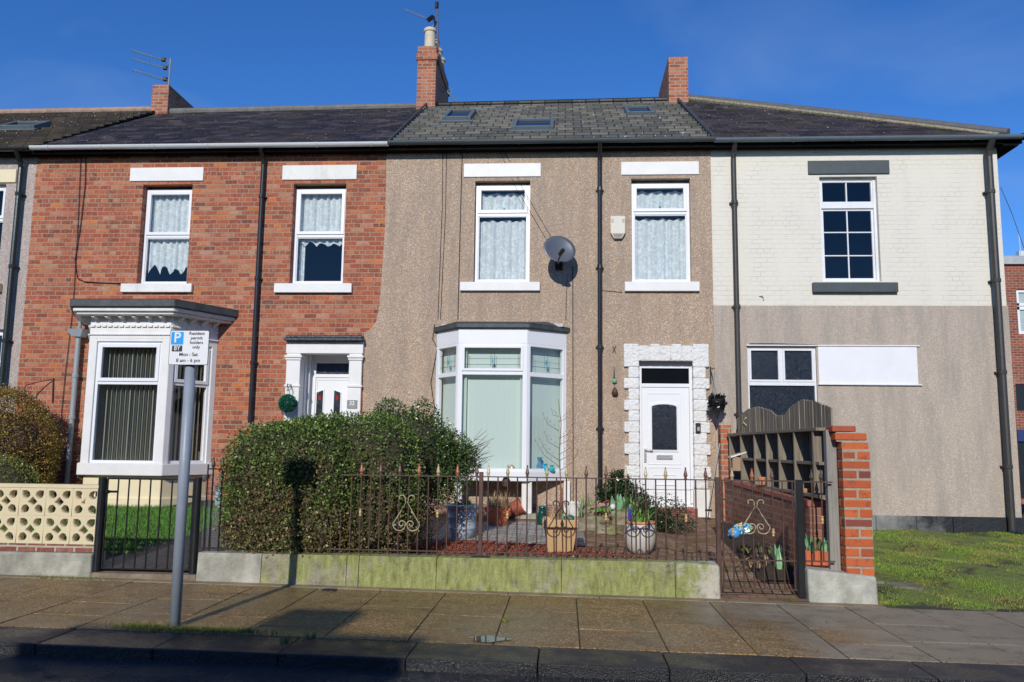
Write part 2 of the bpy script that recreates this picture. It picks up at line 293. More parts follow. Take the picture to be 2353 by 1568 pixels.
# ------------------------------------------------------------ mesh builder
class MB:
    def __init__(s): s.v = []; s.f = []; s.M = None
    def add(s, vs, fs):
        k = len(s.v)
        s.v += [tuple(s.M @ Vector(p)) if s.M else tuple(p) for p in vs]; s.f += [tuple(i+k for i in f) for f in fs]; return s
    def box(s, x0, x1, y0, y1, z0, z1):
        x0, x1 = sorted((x0, x1)); y0, y1 = sorted((y0, y1)); z0, z1 = sorted((z0, z1))
        return s.add([(x0, y0, z0), (x1, y0, z0), (x1, y1, z0), (x0, y1, z0), (x0, y0, z1), (x1, y0, z1), (x1, y1, z1), (x0, y1, z1)],
                     [(0, 3, 2, 1), (4, 5, 6, 7), (0, 1, 5, 4), (1, 2, 6, 5), (2, 3, 7, 6), (3, 0, 4, 7)])
    def hexa(s, p): return s.add(p, [(0, 3, 2, 1), (4, 5, 6, 7), (0, 1, 5, 4), (1, 2, 6, 5), (2, 3, 7, 6), (3, 0, 4, 7)])
    def quad(s, *p): return s.add(p, [tuple(range(len(p)))])
    def frame(s, x0, x1, y0, y1, z0, z1, w, wb=None):
        wb = wb or w
        s.box(x0, x0+w, y0, y1, z0, z1); s.box(x1-w, x1, y0, y1, z0, z1)
        s.box(x0+w, x1-w, y0, y1, z0, z0+wb); return s.box(x0+w, x1-w, y0, y1, z1-w, z1)
    def tube(s, pts, r, n=8, cap=True, r2=None):
        pts = [Vector(p) for p in pts]; L = len(pts); rings = []
        for i, p in enumerate(pts):
            d = (pts[min(i+1, L-1)]-pts[max(i-1, 0)]).normalized()
            a = d.cross(Vector((0, 0, 1)) if abs(d.z) < .9 else Vector((0, 1, 0))).normalized(); b = d.cross(a)
            rr = r if r2 is None else r+(r2-r)*i/max(1, L-1)
            rings.append([p+(a*math.cos(2*math.pi*k/n)+b*math.sin(2*math.pi*k/n))*rr for k in range(n)])
        fs = [(i*n+k, i*n+(k+1) % n, (i+1)*n+(k+1) % n, (i+1)*n+k) for i in range(L-1) for k in range(n)]
        if cap: fs += [tuple(range(n))[::-1], tuple((L-1)*n+k for k in range(n))]
        return s.add([q for rg in rings for q in rg], fs)
    def lathe(s, prof, c=(0, 0, 0), n=16, sq=False):
        vs = []; L = len(prof)
        for r, z in prof:
            for k in range(n):
                a = 2*math.pi*(k+.5)/n; ca, sa = math.cos(a), math.sin(a)
                if sq: m = max(abs(ca), abs(sa)); ca, sa = ca/m, sa/m
                vs.append((c[0]+r*ca, c[1]+r*sa, c[2]+z))
        fs = [(i*n+k, i*n+(k+1) % n, (i+1)*n+(k+1) % n, (i+1)*n+k) for i in range(L-1) for k in range(n)]
        fs += [tuple(range(n))[::-1], tuple((L-1)*n+k for k in range(n))]
        return s.add(vs, fs)
    def prism(s, poly, y0, y1):          # poly in (x,z), extruded in y
        n = len(poly)
        return s.add([(x, y0, z) for x, z in poly]+[(x, y1, z) for x, z in poly],
                     [tuple(range(n)), tuple(range(n, 2*n))[::-1]]+[(i, i+n, (i+1) % n+n, (i+1) % n) for i in range(n)])
    def prismz(s, poly, z0, z1):         # poly in (x,y), extruded in z
        n = len(poly)
        return s.add([(x, y, z0) for x, y in poly]+[(x, y, z1) for x, y in poly],
                     [tuple(range(n))[::-1], tuple(range(n, 2*n))]+[(i, (i+1) % n, (i+1) % n+n, i+n) for i in range(n)])
    def wall(s, x0, x1, z0, z1, holes, Y=0, depth=.22):
        xs = sorted({x0, x1, *[h[0] for h in holes], *[h[1] for h in holes]}); zs = sorted({z0, z1, *[h[2] for h in holes], *[h[3] for h in holes]})
        xs = [x for x in xs if x0 <= x <= x1]; zs = [z for z in zs if z0 <= z <= z1]
        for a, b in zip(xs, xs[1:]):
            for c, d in zip(zs, zs[1:]):
                mx, mz = (a+b)/2, (c+d)/2
                if not any(h[0] < mx < h[1] and h[2] < mz < h[3] for h in holes): s.quad((a, Y, c), (b, Y, c), (b, Y, d), (a, Y, d))
        for h in holes:
            a, b, c, d = h[:4]; D = Y+depth
            s.quad((a, Y, c), (a, Y, d), (a, D, d), (a, D, c)); s.quad((b, Y, d), (b, Y, c), (b, D, c), (b, D, d))
            s.quad((a, Y, d), (b, Y, d), (b, D, d), (a, D, d)); s.quad((b, Y, c), (a, Y, c), (a, D, c), (b, D, c))
        return s
    def build(s, name, m, parent=None, bevel=0, smooth=False, seg=1):
        me = bpy.data.meshes.new(name); me.from_pydata(s.v, [], s.f); me.update()
        if m: me.materials.append(m)
        return link(name, me, parent, bevel, smooth, seg)
def link(name, me, parent=None, bevel=0, smooth=False, seg=1):
    o = bpy.data.objects.new(name, me); COL.objects.link(o)
    if smooth: me.polygons.foreach_set('use_smooth', [True]*len(me.polygons))
    if bevel:
        b = o.modifiers.new('bevel', 'BEVEL'); b.width = bevel; b.segments = seg; b.limit_method = 'ANGLE'; b.angle_limit = R(40)
    if parent is not None:
        o.parent = parent
        if parent.get('_w', 0): o.matrix_parent_inverse = Matrix.Translation(-Vector(parent['_loc']))
        o['_w'] = 0
    return o
def tag(o, label=None, cat=None, group=None, kind=None):
    for k, v in (('label', label), ('category', cat), ('group', group), ('kind', kind)):
        if v: o[k] = v
    return o
def thing(name, loc, label, cat, group=None, world=True, rz=0):
    """Empty at the base; world=True: its parts are modelled in place coordinates"""
    o = bpy.data.objects.new(name, None); COL.objects.link(o); o.location = loc; o.rotation_euler = (0, 0, rz); o.empty_display_size = .1
    if world: o['_w'] = 1; o['_loc'] = [float(v) for v in loc]
    return tag(o, label, cat, group)
def copytree(o, parent=None):
    c = o.copy(); COL.objects.link(c)
    if parent is not None: c.parent = parent; c.matrix_parent_inverse = o.matrix_parent_inverse.copy()
    for ch in [x for x in COL.objects if x.parent == o]: copytree(ch, c)
    return c
def arrmesh(name, V, F, mats=None):
    me = bpy.data.meshes.new(name); V = np.asarray(V, dtype=np.float32); F = np.asarray(F, dtype=np.int32); k = F.shape[1]
    me.vertices.add(len(V)); me.vertices.foreach_set('co', V.ravel()); me.loops.add(F.size); me.loops.foreach_set('vertex_index', F.ravel())
    me.polygons.add(len(F)); me.polygons.foreach_set('loop_start', np.arange(0, F.size, k, dtype=np.int32)); me.polygons.foreach_set('loop_total', np.full(len(F), k, dtype=np.int32))
    me.update(calc_edges=True); me.validate()
    if mats: me.materials.append(mats)
    return me
def leaves(P, N, L, W, align=.5):
    """P points, N outward normals; folded rhombus leaves"""
    n = len(P); rd = rng.normal(size=(n, 3)); ax = rd+N*align; ax /= np.linalg.norm(ax, axis=1)[:, None]
    sd_ = np.cross(ax, rng.normal(size=(n, 3))+N*.3); sd_ /= np.linalg.norm(sd_, axis=1)[:, None]
    s = (rng.uniform(.65, 1.25, n)*L)[:, None]; w_ = (rng.uniform(.7, 1.2, n)*W)[:, None]; up = np.cross(ax, sd_)
    V = np.stack([P, P+ax*s*.5+sd_*w_*.5+up*w_*.15, P+ax*s, P+ax*s*.5-sd_*w_*.5+up*w_*.15], 1).reshape(-1, 3)
    return V, np.arange(n*4).reshape(n, 4)
# ------------------------------------------------------------ setting
g_ = MB(); g_.quad((-400, -400, -.35), (400, -400, -.35), (400, 400, -.35), (-400, 400, -.35))
tag(g_.build('ground', SOIL), kind='structure')
def sloped(x0, x1, y0, y1, dz=0):
    return [(x0, y0, street(x0)+dz), (x1, y0, street(x1)+dz), (x1, y1, street(x1)+dz), (x0, y1, street(x0)+dz)]
m = MB(); m.quad(*sloped(-30, 30, -20.5, -7.58, -.085)); tag(m.build('road', ASPH), kind='structure')
m = MB(); m.quad(*sloped(-30, 30, -22.5, -20.5, .0)); m.quad(*[(x, -20.5, z) for x, z in ((-30, street(-30)-.105), (30, street(30)-.105), (30, street(30)), (-30, street(-30)))]); tag(m.build('far_pavement', ASPH), kind='structure')
# kerb stones
m = MB(); x = -13.7
while x < 13:
    L = .9+rnd.uniform(-.03, .05); a, b = x+.002, x+L-.002; dz = rnd.uniform(-.003, .003)
    za, zb = street(a)+dz, street(b)+dz; y0 = -7.58+rnd.uniform(-.004, .004)
    m.hexa([(a, y0, za-.2), (b, y0, zb-.2), (b, -7.085, zb-.2), (a, -7.085, za-.2), (a, y0, za), (b, y0, zb), (b, -7.085, zb), (a, -7.085, za)]); x += L
tag(m.build('kerb', KERB, bevel=.013, seg=2), kind='structure')
# pavement slabs
m = MB(); i = 0; x = -.535-.663*20
pat = [[-5.75, -6.42], [-6.42], [-6.1, -6.74], [-5.75], [-6.05, -6.6]]
while x < 13:
    js = [-4.93]+pat[i % 5]+[-7.08]
    for a, b in zip(js, js[1:]):
        x0, x1 = x+.005, x+.663-.005; y0, y1 = b+.005, a-.005; d = [rnd.uniform(-.003, .003) for _ in range(4)]
        P = [(x0, y0), (x1, y0), (x1, y1), (x0, y1)]
        m.hexa([(p[0], p[1], street(p[0])-.06) for p in P]+[(p[0], p[1], street(p[0])+q) for p, q in zip(P, d)])
    x += .663; i += 1
tag(m.build('pavement', SLAB, bevel=.004), kind='structure')
m = MB(); m.quad(*sloped(-14, 13, -7.09, -4.7, -.012)); tag(m.build('pavement_bed', simple('mossy_joint_soil', (.045, .045, .022), .9, .5, 8, 50, .004)), kind='structure')
m = MB(); x = -13.
while x < 3.2:
    L = rnd.uniform(.8, 1.7); a, b = x+.003, min(x+L, 3.2)-.003
    m.hexa([(a, -4.925, street(a)-.05), (b, -4.925, street(b)-.05), (b, -4.78, street(b)-.05), (a, -4.78, street(a)-.05), (a, -4.925, street(a)+.004), (b, -4.925, street(b)+.004), (b, -4.78, street(b)+.006), (a, -4.78, street(a)+.006)]); x += L
tag(m.build('pavement_edging', simple('sandy_cement', (.26, .2, .12), .7, .35, 4, 50, .004, dirt=.5, dirtcol=(.1, .08, .05)), bevel=.004), kind='structure')
# puddle
m = MB(); c = A(1122, 1468, Z=street(-.6)+.006); n = 22
m.add([(c.x+(.155+.03*math.sin(3*t+1)+.02*math.sin(5*t))*math.cos(t), c.y+(.1+.02*math.cos(4*t))*math.sin(t), street(c.x)+.0055) for t in [2*math.pi*k/n for k in range(n)]], [tuple(range(n))])
tag(m.build('puddle', G('still_water').P(Base_Color=(.03, .028, .02), Roughness=.02, Specular_IOR_Level=.8).m), kind='structure')
# ---- garden surface of the pebbledash house
def gz(x, y):
    a = .12+.0638*(y+4.7); b = -.02+.0915*(y+4.75); t = min(1, max(0, (x-1.25)/.35))
    return a*(1-t)+b*t+.006*math.sin(x*5+y*3)
def hgrid(x0, x1, y0, y1, nx, ny, fz):
    V = [(x0+(x1-x0)*i/nx, y0+(y1-y0)*j/ny) for j in range(ny+1) for i in range(nx+1)]
    m = MB(); m.add([(a, b, fz(a, b)) for a, b in V], [(j*(nx+1)+i, j*(nx+1)+i+1, (j+1)*(nx+1)+i+1, (j+1)*(nx+1)+i) for j in range(ny) for i in range(nx)]); return m
tag(hgrid(-3.85, 3.1, -4.6, -.03, 60, 40, gz).build('garden_path', PAV, smooth=True), kind='structure')
tag(hgrid(1.6, 2.5, -4.8, -4.6, 6, 3, lambda x, y: -.02+.0915*(y+4.75)+.003).build('gate_threshold', PAV), kind='structure')
tag(hgrid(-1.75, .28, -2.75, -.9, 20, 20, lambda x, y: gz(x, y)+.012).build('paved_patch', GPAV), kind='structure')
tag(hgrid(2.18, 2.6, -4.1, -.9, 10, 40, lambda x, y: gz(x, y)+.12*min(1, (x-2.18)/.12)*min(1, (y+4.1)/.2, (-.9-y)/.2)+.012*math.sin(x*31+y*17)).build('soil_bed', SOIL, smooth=True), kind='structure')
# red stone chippings
poly = [(-1.75, -2.55), (-.9, -2.55), (.25, -2.95), (.75, -3.3), (1.12, -3.55), (1.2, -4.6), (-2.1, -4.6), (-2.1, -3.2)]
def inpoly(x, y, P):
    r = False
    for (a, b), (c, d) in zip(P, P[1:]+P[:1]):
        if (b > y) != (d > y) and x < (c-a)*(y-b)/(d-b)+a: r = not r
    return r
V = []; F = []; k = 0
while k < 15000:
    x, y = rnd.uniform(-2.1, 1.2), rnd.uniform(-4.6, -2.5)
    if not inpoly(x, y, poly): continue
    z = gz(x, y)+rnd.uniform(.0, .028); r = rnd.uniform(.008, .019)
    b = len(V); V += [(x+rnd.uniform(-r, r), y+rnd.uniform(-r, r), z+rnd.uniform(-r, r)*.8) for _ in range(4)]
    F += [(b, b+1, b+2), (b, b+2, b+3), (b, b+3, b+1), (b+1, b+3, b+2)]; k += 1
ms = arrmesh('red_chippings', V, F, island('red_stone_chip', [(0, (.26, .055, .03)), (.4, (.48, .11, .055)), (.8, (.58, .17, .09)), (.96, (.6, .28, .18)), (1, (.6, .5, .42))], .6, bd=.003))
tag(link('red_chippings', ms), 'layer of red stone chippings spread behind the railing', 'gravel', kind='stuff')
m = MB(); m.add([(x, y, gz(x, y)+.01) for x, y in poly], [tuple(range(len(poly)))]); tag(m.build('gravel_bed', simple('red_dust', (.2, .05, .03), .9, .3, 9, 60, .006)), kind='structure')
# ---- left garden
def lz(x, y): return .1+.0985*(y+4.7)*(1 if y < -.2 else 1)+.0*x
tag(hgrid(-14, -3.84, -4.6, -.02, 40, 24, lambda x, y: lz(x, y)).build('left_garden_soil', SOIL, smooth=True), kind='structure')
m = MB(); m.add([(x, y, lz(x, y)+.012) for x, y in ((-5.25, -4.62), (-3.9, -4.62), (-3.9, -.1), (-4.7, -.1))], [(0, 1, 2, 3)]); tag(m.build('left_path', PATH), kind='structure')  # path behind the black gate, its shade put into the material colour
m = MB(); m.box(-5.15, -3.9, -4.78, -4.5, .0, .1); tag(m.build('stone_step', simple('sandy_step', (.22, .17, .11), .6, .4, 6, 40, .008, dirt=.5), bevel=.01), kind='structure')
# lawn ground on the right
def rz_(x, y): return street(x)-.035+(.37-.0*x)*(y+4.95)/4.95+.025*math.sin(x*2.1+1)*math.sin(y*2.6)+.02*math.sin(x*5+y*4)
RL = G('mossy_turf_soil'); RL.P(Base_Color=RL.mix(RL.ramp(RL.noise(2.2, 6, None, .7), [(.38, 0.), (.5, 1.)]), (.06, .045, .028), RL.mix(RL.noise(9, 4), (.09, .15, .02), (.22, .24, .05))), Roughness=.95, Normal=RL.bump(RL.noise(30, 5), .03))
tag(hgrid(3.15, 14, -4.95, .0, 60, 30, rz_).build('turf_ground', RL.m, smooth=True), kind='structure')
def blades(name, pts, h, w, stops, label, group=None, patch=None, lean=.5):
    n = len(pts); P = np.array(pts); a = rng.uniform(0, 2*np.pi, n); d = np.stack([np.cos(a), np.sin(a), 0*a], 1)*w
    t = rng.normal(size=(n, 3))*np.array([lean, lean, 0])*h+np.array([0, 0, 1.])*(h*rng.uniform(.5, 1.2, n))[:, None]
    V = np.stack([P-d, P+d, P+t], 1).reshape(-1, 3); me = arrmesh(name, V, np.arange(n*3).reshape(n, 3), island(name+'_blade', stops, .6, .3, patch))
    return tag(link(name, me), label, 'grass', group, 'stuff')
pts = []
while len(pts) < 75000:
    x = 3.1+rnd.random()**1.15*6.5; y = rnd.uniform(-4.98, -.02)
    v = math.sin(x*3.1+y*1.7)+math.sin(x*1.3-y*2.9+2)+.8*math.sin(x*7+1)*math.sin(y*6)
    if v+rnd.uniform(-.8, .8)-(.5 if y < -4.2 else 0) > -.6 and not (x < 3.9 and -4.1 < y < -3.4 and rnd.random() < .9): pts.append((x, y+.04*math.sin(x*9), rz_(x, y)-.004))
blades('grass', pts, .026, .0038, [(0, (.11, .21, .022)), (.5, (.2, .32, .04)), (1, (.36, .42, .08))], 'patchy mossy turf beside the corner house', patch=(1.6, .5, .62, [(0, (.25, .23, .05)), (1, (.42, .38, .1))]))
pts = []
while len(pts) < 26000:
    x = rnd.uniform(-8.6, -4.5); y = rnd.uniform(-3.9, -.75)
    if x > -5.05+.16*(y+3.9): continue
    pts.append((x, y, lz(x, y)))
blades('lawn', pts, .06, .004, [(0, (.06, .17, .02)), (.5, (.1, .26, .03)), (1, (.17, .34, .06))], 'neat green lawn below the white bay window')
pts = []
for cx, cy, sx, n in ((-2.9, -7.0, .5, 900), (-3.35, -6.95, .25, 500), (-2.6, -6.97, .3, 300), (-1.95, -7.08, .06, 60), (-5.3, -4.88, .45, 300), (-.5, -6.2, .02, 60), (2.35, -4.7, .08, 120), (-2.1, -7.2, .05, 60)):
    for _ in range(n): a = rnd.gauss(cx, sx*.5); pts.append((a, rnd.gauss(cy, .045), street(a)-.006))
blades('weeds', pts, .04, .004, [(0, (.08, .13, .02)), (.5, (.16, .2, .04)), (1, (.32, .28, .08))], 'sparse weeds in the pavement joints round the sign post')
for j, (px, py) in enumerate(((2070, 1300), (2150, 1312))): pass
for (x, y, a) in ((3.35, -3.75, .2), (3.75, -3.85, -.1)):
    m = MB(); m.M = Matrix.Translation((x, y, rz_(x, y)+.0)) @ Matrix.Rotation(a, 4, 'Z'); m.box(-.22, .2, -.16, .16, -.03, .015)
    o = m.build('stone_slab', simple('mossy_flagstone', (.17, .155, .115), .85, .4, 6, 30, .01, dirt=.6, dirtcol=(.08, .1, .03)), bevel=.01); tag(o, 'worn flagstone sunk in the turf, '+('against the brick pier' if x < 3.5 else 'the one further from the brick pier'), 'paving stone', 'flagstones in the turf')
# ============================================================ HOUSES
def part_roof(root, x0, x1, mat_, n, zr=None, ridge=True, yr=4.0, ye=-.26, ze=6.585, zr0=9.0, zr1=9.0, th=.02, name='roof', x0r=None, x1r=None):
    m = MB(); x0r = x0 if x0r is None else x0r; x1r = x1 if x1r is None else x1r
    for k in range(n):
        t0, t1 = k/n, (k+1)/n; ya, yb = ye+(yr-ye)*t0, ye+(yr-ye)*t1
        def z(t, s): return ze+((zr0 if s == 0 else zr1)-ze)*t
        xa0, xa1 = x0+(x0r-x0)*t0, x1+(x1r-x1)*t0; xb0, xb1 = x0+(x0r-x0)*t1, x1+(x1r-x1)*t1
        m.quad((xa0, ya, z(t0, 0)+th), (xa1, ya, z(t0, 1)+th), (xb1, yb, z(t1, 1)+th*.1), (xb0, yb, z(t1, 0)+th*.1))
        m.quad((xa0, ya, z(t0, 0)-.01), (xa1, ya, z(t0, 1)-.01), (xa1, ya, z(t0, 1)+th), (xa0, ya, z(t0, 0)+th))
        m.quad((xa0, ya, z(t0, 0)-.03), (xa0, ya, z(t0, 0)+th), (xb0, yb, z(t1, 0)+th*.1), (xb0, yb, z(t1, 0)-.03)); m.quad((xa1, ya, z(t0, 1)+th), (xa1, ya, z(t0, 1)-.03), (xb1, yb, z(t1, 1)-.03), (xb1, yb, z(t1, 1)+th*.1))
    m.quad((x0r, yr, zr0), (x1r, yr, zr1), (x1, 8.4, ze), (x0, 8.4, ze))
    return m.build(name, mat_, root)
def body(root, x0, x1, front, mat_, z1=6.62, extra=None):
    """front wall with openings plus side, back and inner partitions so the rooms are closed"""
    m = MB(); m.wall(x0, x1, -.2, z1, front, -.0, .22)
    if extra: extra(m)
    o = m.build('wall', mat_, root)
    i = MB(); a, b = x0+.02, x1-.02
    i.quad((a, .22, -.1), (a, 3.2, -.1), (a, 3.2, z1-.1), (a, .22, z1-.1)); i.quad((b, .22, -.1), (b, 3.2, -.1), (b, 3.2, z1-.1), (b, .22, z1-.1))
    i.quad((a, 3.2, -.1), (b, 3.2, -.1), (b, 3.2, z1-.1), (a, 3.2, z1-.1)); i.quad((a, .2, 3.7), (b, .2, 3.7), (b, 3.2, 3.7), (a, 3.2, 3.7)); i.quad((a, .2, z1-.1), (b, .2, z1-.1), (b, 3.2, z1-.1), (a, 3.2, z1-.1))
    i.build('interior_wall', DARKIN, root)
    s = MB(); s.box(x0, x1, 7.8, 8.0, -.2, z1); s.build('back_wall', mat_, root)
    return o
def curtain(root, x0, x1, z0, z1, y, mat_, name='curtain', folds=16, amp=.018, scallop=0., top=None, seed=0):
    m = MB(); n = folds*8; r = random.Random(seed); ph = r.uniform(0, 6); vs = []; rows = 7
    for j in range(rows+1):
        for i in range(n+1):
            t = i/n; x = x0+(x1-x0)*t; y_ = y+amp*math.sin(t*folds*2*math.pi+ph+.8*math.sin(t*9))*(1+.3*math.sin(t*23))
            lo = z0+scallop*(abs(math.sin(t*math.pi*4.5+ph)))*(1+.3*math.sin(t*7)); zz1 = z1-.035*abs(math.sin(t*math.pi*folds*.5+ph)); z = zz1+(lo-zz1)*j/rows
            vs.append((x, y_, z))
    m.add(vs, [(j*(n+1)+i, j*(n+1)+i+1, (j+1)*(n+1)+i+1, (j+1)*(n+1)+i) for j in range(rows) for i in range(n)])
    return m.build(name, mat_, root, smooth=True)
def window(root, r, y, split=.5, fw=.055, sash=True, mat_=UPVC, name='window', M_=None, label=None, sashfr=.045):
    """upvc window: outer frame, transom at split (fraction from the top), top opening sash"""
    x0, x1, z0, z1 = r; m = MB(); m.M = M_; zt = z1-(z1-z0)*split
    m.frame(x0, x1, y, y+.07, z0, z1, fw, fw*1.15); m.box(x0+fw, x1-fw, y+.002, y+.068, zt-.03, zt+.03)
    if sash: m.frame(x0+fw*.8, x1-fw*.8, y-.018, y+.04, zt+.02, z1-fw*.8, sashfr+.01)
    m.frame(x0+fw, x1-fw, y+.012, y+.05, z0+fw*1.15, zt-.03, .016)
    o = m.build(name, mat_, root, bevel=.004)
    g = MB(); g.M = M_; g.quad((x0+fw*.5, y+.035, z0+fw*.5), (x1-fw*.5, y+.035, z0+fw*.5), (x1-fw*.5, y+.035, zt), (x0+fw*.5, y+.035, zt)); g.build('pane', GLASS, o)
    g = MB(); g.M = M_; g.quad((x0+fw*.5, y+.02, zt), (x1-fw*.5, y+.02, zt), (x1-fw*.5, y+.02, z1-fw*.5), (x0+fw*.5, y+.02, z1-fw*.5)); g.build('pane', GLASS, o)
    o['_w'] = 0
    return o, zt
def lintel(root, r, mat_, name='lintel', pr=.025, wob=True):
    m = MB(); x0, x1, z0, z1 = r; m.box(x0, x1, -pr, .1, z0, z1); return m.build(name, mat_, root, bevel=.008, seg=2)
def pipe(root, p, q, r=.036, mat_=PIPE, y=-.09, brk=2, name='downpipe', gut=True):
    a, b = A(*p, Y=y), A(*q, Y=y); x = (a.x+b.x)/2; m = MB()
    z0, z1 = b.z, a.z
    pts = [(x, y, z0)]+[(x, y, z1-.25)]
    m.tube([(x, y, z0), (x, y, z1-.28)], r, 12)
    if gut: m.tube([(x, y, z1-.3), (x, y-.03, z1-.2), (x, -.24, z1-.07), (x, -.27, z1-.02)], r, 12)
    for i in range(brk):
        z = z0+(z1-z0)*(i+.7)/(brk+.3); m.lathe([(r, -.03), (r+.012, -.03), (r+.012, .03), (r, .03)], (x, y, z), 12); m.box(x-r-.03, x+r+.03, y+.03, .0-.001, z-.012, z+.012)
    return m.build(name, mat_, root, smooth=False, bevel=0)
def gutter(root, x0, x1, z, mat_, y=-.275):
    z -= .075
    m = MB(); n = 8; r = .062
    prof = [(y+r*math.cos(a), z-r*math.sin(a)) for a in [math.pi*k/n for k in range(n+1)]]; pin = [(y+(r-.006)*math.cos(a), z-(r-.006)*math.sin(a)) for a in [math.pi*k/n for k in range(n+1)]]
    pr = prof+pin[::-1]; N = len(pr)
    m.add([(x0, a, b) for a, b in pr]+[(x1, a, b) for a, b in pr], [(i, (i+1) % N, (i+1) % N+N, i+N) for i in range(N)]+[tuple(range(N))[::-1], tuple(range(N, 2*N))])
    x = x0+.3
    while x < x1:
        r2 = r+.007; q = [(y+r2*math.cos(a), z-r2*math.sin(a)) for a in [math.pi*k/n for k in range(n+1)]]
        m.add([(x, a, b) for a, b in q]+[(x+.035, a, b) for a, b in q], [(i, i+1, i+1+n+1, i+n+1) for i in range(n)]); x += .95
    return m.build('gutter', mat_, root)
def eaves(root, x0, x1, z):
    m = MB(); m.box(x0, x1, -.21, -.19, 6.475, 6.58); m.box(x0, x1, -.19, -.003, 6.49, 6.5); return m.build('fascia_board', simple('matte_black_board', (.008, .008, .008), .9, .3, spec=.05), root)
def cable(root, pts, r=.006, y=-.02, mat_=PIPE, name='cable'):
    m = MB(); m.tube([A(a, b, Y=y) for a, b in pts], r, 5); return m.build(name, mat_, root)
def skylight(root, r4, name='skylight'):
    """r4: x0,x1 and t0,t1 along the slope"""
    x0, x1, t0, t1 = r4; ye, yr, ze, zr = -.26, 4.0, 6.585, 9.07
    def P(x, t, h): return (x, ye+(yr-ye)*t-h*.49, ze+(zr-ze)*t+h*.87)
    o = None; m = MB()
    def bar(a, b, c, d, h0, h1): m.hexa([P(a, c, h0), P(b, c, h0), P(b, d, h0), P(a, d, h0), P(a, c, h1), P(b, c, h1), P(b, d, h1), P(a, d, h1)])
    w = .07; wt = w/5.03
    bar(x0, x0+w, t0, t1, 0, .1); bar(x1-w, x1, t0, t1, 0, .1); bar(x0+w, x1-w, t0, t0+wt, 0, .1); bar(x0+w, x1-w, t1-wt, t1, 0, .1)
    bar(x0-.05, x1+.05, t0-.022, t0, 0, .035)
    o = m.build(name, simple('skylight_frame_grey', (.11, .14, .15), .45, .1), root, bevel=.006); g = MB(); g.quad(P(x0+w, t0+wt, .06), P(x1-w, t0+wt, .06), P(x1-w, t1-wt, .06), P(x0+w, t1-wt, .06))
    g.build('pane', G('blue_sky_glass').P(Base_Color=(.01, .012, .018), Roughness=.06, Specular_IOR_Level=.5).m, o); return o
def chimney(root, x0, x1, y0, y1, z0, z1, mat_=BRC, corbel=False, name='chimney', flaunch=True):
    m = MB(); m.box(x0, x1, y0, y1, z0, z1-(.33 if corbel else 0))
    if corbel:
        m.box(x0-.03, x1+.03, y0-.03, y1+.03, z1-.33, z1-.18); m.box(x0-.0, x1+.0, y0, y1, z1-.18, z1)
    o = m.build(name, mat_, root, bevel=.006)
    f = MB(); f.box(x0-.05, x1+.04, y0-.10, y0+.1, z0-.02, z0+.13); 
    f.build('lead_flashing', simple('pale_flashing', (.42, .42, .4), .6, .3, 8, 30, .006), o, bevel=.01)
    return o
# ---------- brick house
XB0, XB1 = -9.36, -2.96
bh = thing('brick_house', (-6, 0, .3), 'red brick terraced house with white bay window and white door surround', 'house')
w1 = RC((330, 424), (441, 424), (313, 654), (430, 654)); w2 = RC((675, 422), (795, 422), (665, 653), (788, 653))
d1 = RC((687, 806), (800, 806), (684, 1180), (800, 1180)); d1 = (d1[0], d1[1], .35, d1[3])
b1h = (-8.04, -5.94, 1.17, 3.12)
body(bh, XB0, XB1, [w1, w2, d1, b1h], BR, z1=6.60)
for i, w_ in enumerate((w1, w2)):
    o, zt = window(bh, (w_[0]+.0, w_[1], w_[2], w_[3]-.05), .13, .49)
    curtain(o, w_[0], w_[1], zt+.02 if i else w_[2]+.22, w_[3]-.08, .24, LACE, 'net_curtain', 8, .022, .14 if not i else .0, seed=i)
    if i: curtain(o, w_[0], w_[1], zt-.17, zt+.02, .24, LACE, 'net_curtain', 7, .02, .07, seed=5); curtain(o, w_[0]+.02, w_[0]+.16, w_[2], zt, .3, LACE, 'curtain', 3, .02); curtain(o, w_[1]-.1, w_[1], w_[2], zt, .3, LACE, 'curtain', 2, .02)
lintel(bh, RC((300, 387), (469, 385), (300, 418), (468, 416)), WHITE); lintel(bh, RC((650, 381), (821, 380), (649, 415), (820, 413)), WORN)
lintel(bh, RC((282, 654), (445, 653), (281, 673), (443, 673)), WORN, 'sill', .07); lintel(bh, RC((633, 653), (810, 653), (632, 674), (810, 674)), WHITE, 'sill', .07)
part_roof(bh, -9.25, -2.99, SLATE, 23, zr0=8.98, zr1=9.03, th=.009)
m = MB(); m.tube([(-9.2, 4.0, 9.0), (-3.25, 4.0, 9.05)], .085, 10); m.build('ridge_tiles', simple('grey_ridge_tile', (.15, .145, .13), .7, .3, 8, 20, .01), bh)
eaves(bh, XB0, XB1, 6.58); gutter(bh, -9.3, -3.0, 6.66, simple('white_gutter', (.6, .63, .63), .35, .06))
pipe(bh, (609, 340), (572, 972), .036, y=-.08, brk=3)
ch = chimney(bh, -9.42, -9.03, 3.85, 5.6, 8.55, 9.6); ch2 = chimney(bh, -3.30, -2.88, 3.75, 5.7, 8.6, 10.36, corbel=True)
m = MB()
for k, y in enumerate((3.98, 4.45, 4.95, 5.42)):
    m = MB(); m.lathe([(.14, 0), (.125, .04), (.12, .42), (.145, .44), (.145, .5), (.12, .52), (.1, .52), (.1, .3)], (-3.07, y, 10.36), 16); m.build('chimney_pot', simple('buff_clay', (.6, .52, .38), .7, .1, 5, 30, .002), ch2, smooth=False)
cable(bh, [(186, 352), (180, 500), (168, 700), (150, 860), (128, 1080)]); cable(bh, [(170, 352), (175, 372)]); cable(bh, [(197, 362), (196, 420), (185, 520), (172, 600), (178, 640), (195, 648), (280, 652)], .007)
